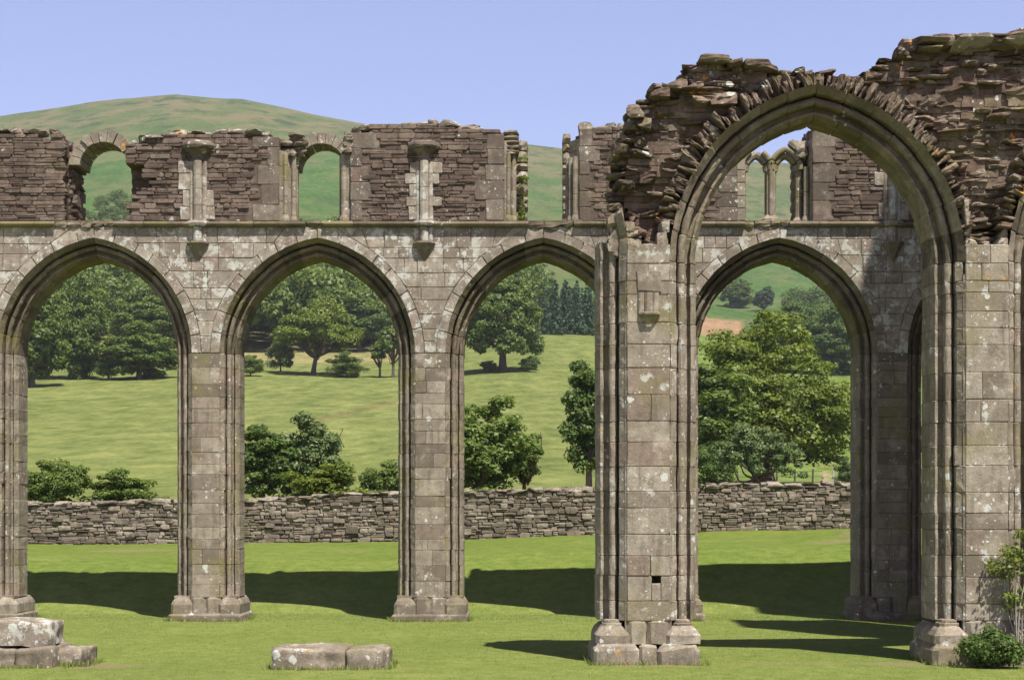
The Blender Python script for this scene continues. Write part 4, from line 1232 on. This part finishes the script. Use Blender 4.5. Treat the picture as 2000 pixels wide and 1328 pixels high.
def tree_proto(key, seed, H, Wd, trunk_h, nclump, nleaf, lsize, rc, mat, lump=.4, trunk_r=None, lean=0., flat=.7, low=-.5, nbr=14, inner=.5, droop=0.0, dead=0):
    """returns data for a tree whose base is at the origin"""
    r = np.random.default_rng(seed)
    rz = (H - trunk_h) / 2; hc = trunk_h + rz; rx = Wd / 2
    cl = crown_clumps(r, nclump, hc, rx * .86, rz * .86, lump, inner, seed % 17, low)
    cl[:, 0] += lean * (cl[:, 2] / H)
    if droop: cl[:, 2] -= droop * (np.hypot(cl[:, 0], cl[:, 1]) / rx) ** 2
    rad = rc * r.uniform(.65, 1.3, nclump)
    v, t = leaves(cl, rad, nleaf, lsize, r, flat=flat)
    tr = MB(); R0 = trunk_r or H * .028
    fork = np.array([lean * .25, 0, max(trunk_h * 1.15, H * .22)])
    tube(tr, [(0, 0, -.6), (0, 0, .0), (lean * .05, 0, fork[2] * .35), tuple(fork)], [R0 * 1.7, R0 * 1.35, R0, R0 * .8], 9)
    idx = r.permutation(nclump)[:nbr]
    for i in idx:
        p = branch_path(fork + r.normal(size=3) * .1, cl[i], r); tube(tr, p, list(np.linspace(R0 * .45, R0 * .06, len(p))), 5)
    for q in range(dead):
        a = cl[r.integers(nclump)] * .9; b = a + np.array([r.normal() * .5, r.normal() * .4, r.uniform(.6, 1.3)]) * (H / 5)
        p = branch_path(a, b, r, .2); tube(tr, p, list(np.linspace(.05, .012, len(p))) if False else list(np.linspace(H * .009, H * .0025, len(p))), 5)
    PROTO[key] = (v, t, tr, mat)
def tree(key, name, px, D, H, Wd, baseH, baseW, label, cat='tree', group=None, mat=None, rot=0., trunk='bark', dz=0., partname='crown'):
    """place a copy of a proto, scaled to the wanted height and width"""
    x = wx(px, D); z = terr_z(x, D) + dz
    root = empty(name, (x, D, z), label, cat, group)
    v, t, tr, m = PROTO[key]
    if 'me' + key not in PROTO:
        c = make_crown(partname, v, t, M[m]); b = tr.build('trunk', M[trunk])
        PROTO['me' + key] = (c, b); first = True
    else:
        c0, b0 = PROTO['me' + key]; c = c0.copy(); b = b0.copy(); c.name = partname; COL.objects.link(c); COL.objects.link(b)
    if mat:
        if c.data.users > 1: c.data = c.data.copy()
        c.data.materials[0] = M[mat]
    sx, sz = Wd / baseW, H / baseH
    for o in (c, b): o.parent = root
    root.scale = (sx, sx, sz); root.rotation_euler = (0, 0, rot)
    return root
# protos (base height, width)
tree_proto('oak', 1, 13, 12, .9, 210, 210, .19, 1.1, 'leaf_dark', .30, .55, flat=.6, low=-.7, inner=.5, droop=1.2)
tree_proto('oakb', 2, 12, 10, -.2, 170, 210, .19, 1.1, 'leaf_mid', .5, .4, low=-.95, inner=.4)
tree_proto('oakc', 3, 12, 8.5, -.4, 140, 210, .19, 1.05, 'leaf_mid', .55, .35, low=-.98, inner=.4)
tree_proto('ash', 4, 9.5, 13, 2.0, 130, 170, .18, .95, 'leaf_light', .65, .32, lean=1.2, flat=.8, low=-.35, inner=.35, droop=1.0, nbr=22)
tree_proto('thin', 5, 7, 4, 1.6, 34, 90, .2, .6, 'leaf_mid', .6, .2, inner=.2, nbr=20)
tree_proto('bush', 6, 3, 3.6, -.3, 80, 230, .06, .42, 'leaf_mid', .5, .09, low=-.9, inner=.45)
tree_proto('bushb', 7, 3, 2.8, -.3, 80, 230, .06, .36, 'leaf_mid', .65, .08, low=-.9, inner=.4)
tree_proto('great', 8, 11, 12.5, -.2, 210, 230, .105, .95, 'leaf_light', .42, .5, lean=-.6, flat=.55, low=-.75, inner=.42, droop=2.4, nbr=40)
tree_proto('thorn', 9, 4.4, 6.2, .2, 110, 170, .085, .48, 'leaf_grey', .45, .22, flat=.6, low=-.25, inner=.4, nbr=34, droop=.5)
tree_proto('slim', 10, 4.6, 2.0, .7, 60, 130, .075, .3, 'leaf_mid', .75, .11, inner=.15, low=-.9, nbr=20, dead=2)
tree_proto('alder', 11, 7.5, 3.4, .2, 90, 190, .10, .52, 'leaf_dark', .55, .2, low=-.95, inner=.35)
tree_proto('willow', 12, 4.2, 3.6, -.2, 90, 170, .08, .42, 'leaf_grey', .6, .1, low=-.9, inner=.35, dead=3)

def px2m(p, D): return p * D / F
# --- trees along the top of the meadow
T = lambda key, name, px, D, hp, wp, bh, bw_, label, **k: tree(key, name, px, D, px2m(hp, D), px2m(wp, D), bh, bw_, label, **k)
HG = 'trees along the top of the meadow'
T('oakc', 'broadleaf_tree', 62, 232, 185, 150, 12, 8.5, 'dark bushy tree cut off by the left edge of the first arch', group=HG, mat='leaf_mid')
T('oakb', 'broadleaf_tree', 140, 252, 200, 150, 12, 10, 'tall tree reaching down to the grass in the left half of the first arch', group=HG, rot=1.)
T('bush', 'shrub', 212, 250, 60, 75, 3, 3.6, 'rounded dark shrub between two trees inside the first arch', cat='shrub', group=HG, mat='leaf_dark', rot=.4)
T('oakb', 'small_tree', 272, 251, 105, 150, 12, 10, 'low spreading tree in front of the pale field in the first arch', group=HG, rot=2.2, mat='leaf_mid')
T('oak', 'broadleaf_tree', 310, 330, 115, 190, 13, 12, 'round tree behind the pale field at the right of the first arch', group=HG, mat='leaf_mid', rot=.7)
T('ash', 'ash_tree', 612, 262, 135, 195, 9.5, 13, 'light green leaning tree with a bare trunk in the second arch', group=HG)
T('bush', 'shrub', 548, 268, 66, 62, 3, 3.6, 'grey-green shrub left of the light green leaning tree', cat='shrub', group=HG, mat='leaf_grey', rot=2.)
T('bush', 'shrub', 489, 255, 42, 62, 3, 3.6, 'small round shrub against the left side of the second arch', cat='shrub', group=HG, mat='leaf_mid', rot=3.)
T('bushb', 'shrub', 676, 258, 48, 72, 3, 2.8, 'round shrub just right of the leaning tree trunk', cat='shrub', group=HG, mat='leaf_mid', rot=1.)
T('oak', 'broadleaf_tree', 702, 335, 105, 110, 13, 12, 'dark tree on the field edge behind the leaning tree', group=HG, mat='leaf_dark', rot=2.)
T('thin', 'thin_tree', 742, 258, 72, 45, 7, 4, 'thin see-through tree by the right side of the second arch', group=HG)
T('thin', 'thin_tree', 768, 256, 105, 60, 7, 4, 'slender tree half hidden by the right side of the second arch', group=HG, rot=2.)
T('oak', 'oak_tree', 982, 255, 190, 168, 13, 12, 'great round dark oak standing alone on the meadow in the third arch', group=HG)
T('bush', 'shrub', 1034, 253, 32, 42, 3, 3.6, 'small shrub at the foot of the great round oak', cat='shrub', group=HG, mat='leaf_dark', rot=1.)
T('bush', 'shrub', 955, 254, 24, 40, 3, 3.6, 'tiny shrub under the left side of the great round oak', cat='shrub', group=HG, mat='leaf_dark', rot=2.6)
# --- behind the boundary wall
WG = 'bushes behind the boundary wall'
T('bush', 'hedge_bush', 105, 54, 108, 160, 3, 3.6, 'dark glossy bush above the wall in the first arch, the left one', cat='bush', group=WG, mat='leaf_mid')
T('bushb', 'hedge_bush', 238, 55, 84, 145, 3, 2.8, 'lower olive bush above the wall in the first arch, the right one', cat='bush', group=WG, rot=1.)
T('alder', 'hedge_tree', 512, 56, 185, 125, 7.5, 3.4, 'tall dark bush above the wall against the left of the second arch', cat='bush', group=WG)
T('willow', 'willow_bush', 602, 58, 180, 165, 4.2, 3.6, 'grey-green bush with spiky tops behind the wall in the second arch', cat='bush', group=WG)
T('bushb', 'hedge_bush', 625, 52, 106, 170, 3, 2.8, 'low yellow-green bush in front of the grey-green one with spiky tops', cat='bush', group=WG, rot=2., mat='leaf_light')
T('bushb', 'hedge_bush', 745, 53, 108, 100, 3, 2.8, 'bright bush above the wall at the right of the second arch', cat='bush', group=WG, rot=3.4)
T('willow', 'hedge_tree', 935, 60, 208, 225, 4.2, 3.6, 'broad ragged tree with dead twigs above the wall at the left of the third arch', group=WG, rot=2., mat='leaf_mid')
T('slim', 'slim_tree', 1024, 61, 168, 84, 4.6, 2.0, 'slim tree with dead tips rising above the wall in the third arch', group=WG)
T('alder', 'hedge_tree', 1150, 66, 285, 115, 7.5, 3.4, 'tall dark tree partly hidden by the near pier in the third arch', group=WG, rot=1., mat='leaf_dark')
# --- seen through the fourth arch
T('great', 'spreading_tree', 1492, 104, 352, 455, 11, 12.5, 'huge spreading yellow-green tree filling the fourth arch', trunk='bark')
T('thorn', 'thorn_tree', 1478, 74, 138, 185, 4.4, 6.2, 'grey-green thorn tree with twisted stems in front of the huge spreading tree', rot=.5)
T('alder', 'dark_tree', 1392, 98, 250, 190, 7.5, 3.4, 'dark leafy tree under the huge tree beside the near pier', mat='leaf_mid', rot=2.)
T('bush', 'shaded_bush', 1388, 80, 100, 120, 3, 3.6, 'dark shaded bush just above the wall beside the near pier in the fourth arch', cat='bush', mat='leaf_dark', rot=2.)
T('bushb', 'flowering_bush', 1652, 90, 62, 42, 3, 2.8, 'pale bush beside the path at the right of the fourth arch', cat='bush', mat='leaf_grey', rot=.8)
FG = 'distant trees beyond the spreading tree'
T('oak', 'distant_tree', 1545, 350, 140, 150, 13, 12, 'dark round distant tree showing above the huge spreading tree', group=FG, mat='leaf_dark', rot=1.)
T('oakb', 'distant_tree', 1630, 345, 130, 120, 12, 10, 'distant tree at the right edge of the fourth arch above the huge tree', group=FG, mat='leaf_dark', rot=2.)
T('oakb', 'distant_tree', 1440, 640, 55, 70, 12, 10, 'small hazy tree high on the hillside in the fourth arch, left of the darker one', group=FG, mat='leaf_mid', rot=.3)
T('oakc', 'distant_tree', 1492, 620, 50, 45, 12, 8.5, 'small blackish tree high on the hillside in the fourth arch', group=FG, mat='leaf_conifer', rot=.3)

# --- woods that read as one mass
def mass(name, spots, kinds, mat, label):
    vs, ts = [], []
    r = np.random.default_rng(77)
    base = []
    for k in range(kinds[0]):
        if kinds[1] == 'round':
            cl = crown_clumps(r, 30, 5.5, 3.6, 3.6, .5, .55, k, -.5); v, t = leaves(cl, 1.45 * r.uniform(.7, 1.25, 30), 100, .25, r, flat=.65)
        else:
            cs, rd = [], []
            for h in np.linspace(1.0, 11.6, 15):
                rr = 2.5 * (1 - h / 12.3)
                for a in range(max(2, int(7 * (1 - h / 13)))):
                    an = r.random() * 6.28; cs.append((math.cos(an) * rr * .65, math.sin(an) * rr * .65, h)); rd.append(max(.28, rr * .5))
            v, t = leaves(np.array(cs), np.array(rd), 16, .34, r, flat=.5, up=.1)
        base.append((v, t))
    for (x, d, s) in spots:
        v, t = base[r.integers(len(base))]; a = r.random() * 6.28; ca, sa = math.cos(a), math.sin(a)
        q = v * s * np.array([1, 1, r.uniform(.85, 1.25)])
        q = np.stack([q[:, 0] * ca - q[:, 1] * sa + x, q[:, 0] * sa + q[:, 1] * ca + d, q[:, 2] + terr_z(x, d) - .5], 1)
        vs.append(q); ts.append(np.clip(t * .7 + r.uniform(-.12, .42), 0, 1))
    o = make_crown(name, np.concatenate(vs), np.concatenate(ts), M[mat])
    return tag(o, label, kind='stuff')
r = np.random.default_rng(5); sp = []
for d in np.arange(338, 520, 7.0):
    for px in np.arange(-200, 1045, 6.2 * F / d):
        p = px + r.uniform(-3, 3) * F / d; dd = d + r.uniform(-3, 3)
        if p > 700 and dd < 330 + (p - 700) * .1: continue
        if p < 360 and dd < 372 and fbm(p / 90, dd / 40, 3) < .05: continue
        if p > 1030: continue
        sp.append((wx(p, dd), dd, r.uniform(1.05, 1.6)))
for d in np.arange(525, 720, 9.0):
    for px in np.arange(60, 420, 9 * F / d):
        if abs(px - 215) < 60 * (1 - (d - 520) / 260) + 20 and r.random() < .75: sp.append((wx(px + r.uniform(-8, 8), d), d + r.uniform(-4, 4), r.uniform(.55, .95)))
mass('broadleaf_wood', sp, (5, 'round'), 'leaf_mid', 'broadleaf wood covering the lower hillside behind the first two arches')
sp = []
for d in np.arange(345, 455, 2.9):
    for px in np.arange(1020, 1330, 2.3 * F / d):
        lim = 345 + (px - 1060) * .12
        if d < lim: continue
        if d > 448 - (px - 1040) * .45: continue
        sp.append((wx(px + r.uniform(-3, 3), d), d + r.uniform(-1.5, 1.5), r.uniform(.55, .82)))
mass('conifer_plantation', sp, (4, 'fir'), 'leaf_conifer', 'dark conifer plantation above the meadow in the third arch')
sp = []
for d in np.arange(380, 600, 9.0):
    for px in np.arange(1560, 1900, 8 * F / d): sp.append((wx(px + r.uniform(-6, 6), d), d + r.uniform(-3, 3), r.uniform(.7, 1.2)))
mass('hillside_wood', sp, (4, 'round'), 'leaf_dark', 'hazy wood on the slope at the right of the fourth arch')

# ------------------------------------------------------------------ small things
# post and wire fence with a stile
Dfz = 92.0
for i, pxp in enumerate((1440, 1517, 1553, 1587, 1640, 1655)):
    mb = MB(); x = wx(pxp, Dfz); z = terr_z(x, Dfz)
    tube(mb, [(x, Dfz, z - .3), (x + U(-.03, .03), Dfz, z + .55), (x + U(-.03, .03), Dfz, z + 1.02)], [.055, .05, .045], 6)
    o = mb.build('fence_post', M['bark']); 
    tag(o, ['fence post hidden under the thorn tree', 'leftmost thin fence post right of the thorn tree', 'thin fence post in the middle of the short fence', 'thin fence post just left of the stile', 'fence post just right of the stile', 'fence post by the pale bush'][i], 'fence post', 'posts of the short fence behind the wall')
mb = MB()
for h in (.35, .62, .9):
    tube(mb, [(wx(p, Dfz), Dfz - .05, terr_z(wx(p, Dfz), Dfz) + h) for p in (1440, 1517, 1553, 1587, 1606)], .012, 4)
tag(mb.build('fence_wire', M['bark']), 'thin fence wires strung between the posts left of the stile', 'fence wire')
xs0 = wx(1617, Dfz); zs0 = terr_z(xs0, Dfz)
stl = empty('stile', (xs0, Dfz, zs0), 'small pale timber stile by the path in the fourth arch', 'stile')
for dx in (-.28, .28):
    mb = MB(); box(mb, xs0 + dx - .05, xs0 + dx + .05, Dfz - .05, Dfz + .05, zs0 - .2, zs0 + (.95 if dx > 0 else .75)); mb.build('post', M['dead'], stl)
for h in (.35, .65):
    mb = MB(); box(mb, xs0 - .34, xs0 + .34, Dfz - .09, Dfz - .052, zs0 + h - .05, zs0 + h + .05); mb.build('rail', M['dead'], stl)
mb = MB(); box(mb, xs0 - .42, xs0 + .1, Dfz - .35, Dfz + .3, zs0 + .2, zs0 + .25); mb.build('step', M['dead'], stl)

def plant(name, center, rx, rz, ncl, nl, ls, rc, mat, label, cat, stems=None, seed=3, flat=.8, group=None, spread_y=None):
    rr = np.random.default_rng(seed); root = empty(name, center, label, cat, group)
    cl = crown_clumps(rr, ncl, rz, rx, rz, .5, .3, seed, -.9)
    if spread_y: cl[:, 1] *= spread_y
    v, t = leaves(cl, rc * rr.uniform(.7, 1.3, ncl), nl, ls, rr, flat=flat)
    o = make_crown('foliage', v, t, M[mat], root)
    mb = MB(); c = np.array(center)
    for i in range(min(ncl, 10)):
        p = branch_path((c[0] + rr.normal() * .05, c[1], c[2]), cl[i] + c, rr); tube(mb, p, list(np.linspace(.012, .004, len(p))), 5)
    mb.build('stem', M['bark'], root)
    return root
plant('rose_bush', (NX(1922), DN - .42, 0), .33, .19, 110, 80, .019, .10, 'leaf_dark', 'dense dark green bush growing at the foot of the right-hand pier', 'bush', seed=4)
# climber on the right pier: sprays of leaves on bare stems
cr = empty('climbing_plant', (NX(1985), DN - .12, 0), 'loose pale green climber with bare stems on the face of the right-hand pier', 'climber')
rr = np.random.default_rng(9); mb = MB(); cl = []
for (pe, re_) in ((1972, 1078), (1958, 1105), (1990, 1070), (2005, 1095), (1968, 1165), (1990, 1172), (2010, 1150), (1955, 1090), (1980, 1120)):
    a = (NX(1990 + rr.uniform(-12, 18)), DN - .10, 0.0); b = (NX(pe), DN - .14 - rr.uniform(0, .1), NZ(re_))
    p = branch_path(a, b, rr, .06, 8); tube(mb, p, list(np.linspace(.011, .004, len(p))), 5)
    for q in range(4): cl.append(np.array(b) + rr.normal(size=3) * np.array([.09, .04, .08]))
mb.build('stem', M['dead'], cr)
cl = np.array(cl) - np.array(cr.location)
v, t = leaves(cl, .10 * rr.uniform(.6, 1.4, len(cl)), 34, .022, rr)
make_crown('foliage', v, t, M['leaf_light'], cr)
wt = empty('wall_plant', (X(1021), DF + .2, 6.85), 'tuft of green and yellow plants growing up the broken window jamb', 'plant')
rr = np.random.default_rng(19); cl = np.array([(X(1020 + rr.uniform(-5, 7)) - X(1021), rr.uniform(-.15, .1), wz(q, DF) - 6.85) for q in np.concatenate([rr.uniform(400, 440, 16), rr.uniform(300, 400, 12)])])
v, t = leaves(cl, .055 * rr.uniform(.6, 1.4, len(cl)), 26, .02, rr); make_crown('foliage', v, t, M['leaf_light'], wt)
mb = MB()
for i in range(5):
    p = branch_path(cl[i] * np.array([1, 1, 0]) + np.array(wt.location), cl[i] + np.array(wt.location), rr); tube(mb, p, [.006] * len(p), 4)
mb.build('stem', M['bark'], wt)

# ------------------------------------------------------------------ grass blades on the lawn
def blades(n, d0, d1, h0, h1, seed, wd=.006):
    r = np.random.default_rng(seed)
    d = d0 + (d1 - d0) * r.random(n) ** 1.0; x = r.uniform(-.315, .315, n) * d
    keep = np.ones(n, bool)
    for xc, hw in ((1.615, .64), (5.625, .64)): keep &= ~((abs(x - xc) < hw) & (d > DN - .12) & (d < DN + TN + .1))
    for (sx, sd, rx, rd, k) in SPOTS:
        e = ((x + .25 * fbm(x * 3, d * 3, 2) - sx) / rx) ** 2 + ((d + .2 * fbm(x * 3, d * 3, 4) - sd) / rd) ** 2
        keep &= ~(k * np.clip(1.6 - 1.6 * e, 0, 1) > r.uniform(.15, .9, n))
    x, d = x[keep], d[keep]; n = len(x); z = lawn_z(x, d)
    h = r.uniform(h0, h1, n); a = r.uniform(0, 6.28, n); lean = r.normal(size=(n, 2)) * .45 * h[:, None]
    wv = wd * r.uniform(.7, 1.5, n) * (d / 21); dx, dy = np.cos(a) * wv, np.sin(a) * wv
    v = np.stack([np.stack([x - dx, d - dy, z - .005], 1), np.stack([x + dx, d + dy, z - .005], 1), np.stack([x + lean[:, 0], d + lean[:, 1], z + h], 1)], 1).reshape(-1, 3)
    t = np.clip(r.random(n) * .7 + .55 * (fbm(x * .8, d * .8, 14) + .35), 0, 1)
    return v, t
v1, t1 = blades(50000, 18.3, 30, .005, .014, 1); v2, t2 = blades(30000, 30, 33, .006, .014, 2)
# longer grass that the mower misses, round the foot of every stone
foot = [(PN[0], .66, DN - .13, DN + TN + .1), (PN[1], .64, DN - .13, DN + TN + .1), (LXp(-10), .78, Dl, Dl + 1.1), (LXp(130), .13, Dl + .34, Dl + 1.1), (MXp(642), .67, Dm, Dm + .95)] + [(p, .65, DF - .09, DF + TF + .09) for p in PF]
fx, fd = [], []
rr = np.random.default_rng(41)
for (xc, hw, ya, yb) in foot:
    n = 420
    fx.append(xc + rr.uniform(-hw - .05, hw + .05, n)); fd.append(ya - .01 - np.abs(rr.normal(0, .035, n)))
    for sgn in (-1, 1):
        fx.append(xc + sgn * (hw + .01 + np.abs(rr.normal(0, .03, n // 2)))); fd.append(rr.uniform(ya, yb, n // 2))
fx, fd = np.concatenate(fx), np.concatenate(fd)
kp = fbm(fx * 2.2, fd * 2.2, 61) > rr.uniform(-.25, .2, len(fx)); fx, fd = fx[kp], fd[kp]; n = len(fx); fz = lawn_z(fx, fd)
hh = rr.uniform(.025, .085, n); an = rr.uniform(0, 6.28, n); le = rr.normal(size=(n, 2)) * .4 * hh[:, None]; wv = .0065 * rr.uniform(.7, 1.4, n) * fd / 21
v3 = np.stack([np.stack([fx - np.cos(an) * wv, fd - np.sin(an) * wv, fz - .01], 1), np.stack([fx + np.cos(an) * wv, fd + np.sin(an) * wv, fz - .01], 1), np.stack([fx + le[:, 0], fd + le[:, 1], fz + hh], 1)], 1).reshape(-1, 3); t3 = rr.random(n) * .7
v = np.concatenate([v1, v2, v3]); t = np.concatenate([t1, t2, t3])
raw = raw_mesh('grass', v, np.arange(len(v)).reshape(-1, 3), M['leaf_grass'], {'leaf': np.stack([t, t, t], 1)}, False, 'FACE')
tag(raw, 'short mown grass blades covering the lawn', kind='stuff')

# ------------------------------------------------------------------ thin summer haze over the valley
hb = MB(); box(hb, -4300, 4300, -60, 1520, -3, 430)
hm = bpy.data.materials.new('haze'); hm.use_nodes = True; hm.node_tree.nodes.clear()
ho = hm.node_tree.nodes.new('ShaderNodeOutputMaterial'); hv = hm.node_tree.nodes.new('ShaderNodeVolumePrincipled')
hv.inputs['Color'].default_value = (.86, .92, 1.0, 1); hv.inputs['Density'].default_value = 0.00014; hv.inputs['Anisotropy'].default_value = .2
hm.node_tree.links.new(hv.outputs[0], ho.inputs['Volume'])
tag(hb.build('haze', hm), 'thin bluish summer haze over the valley', kind='stuff')
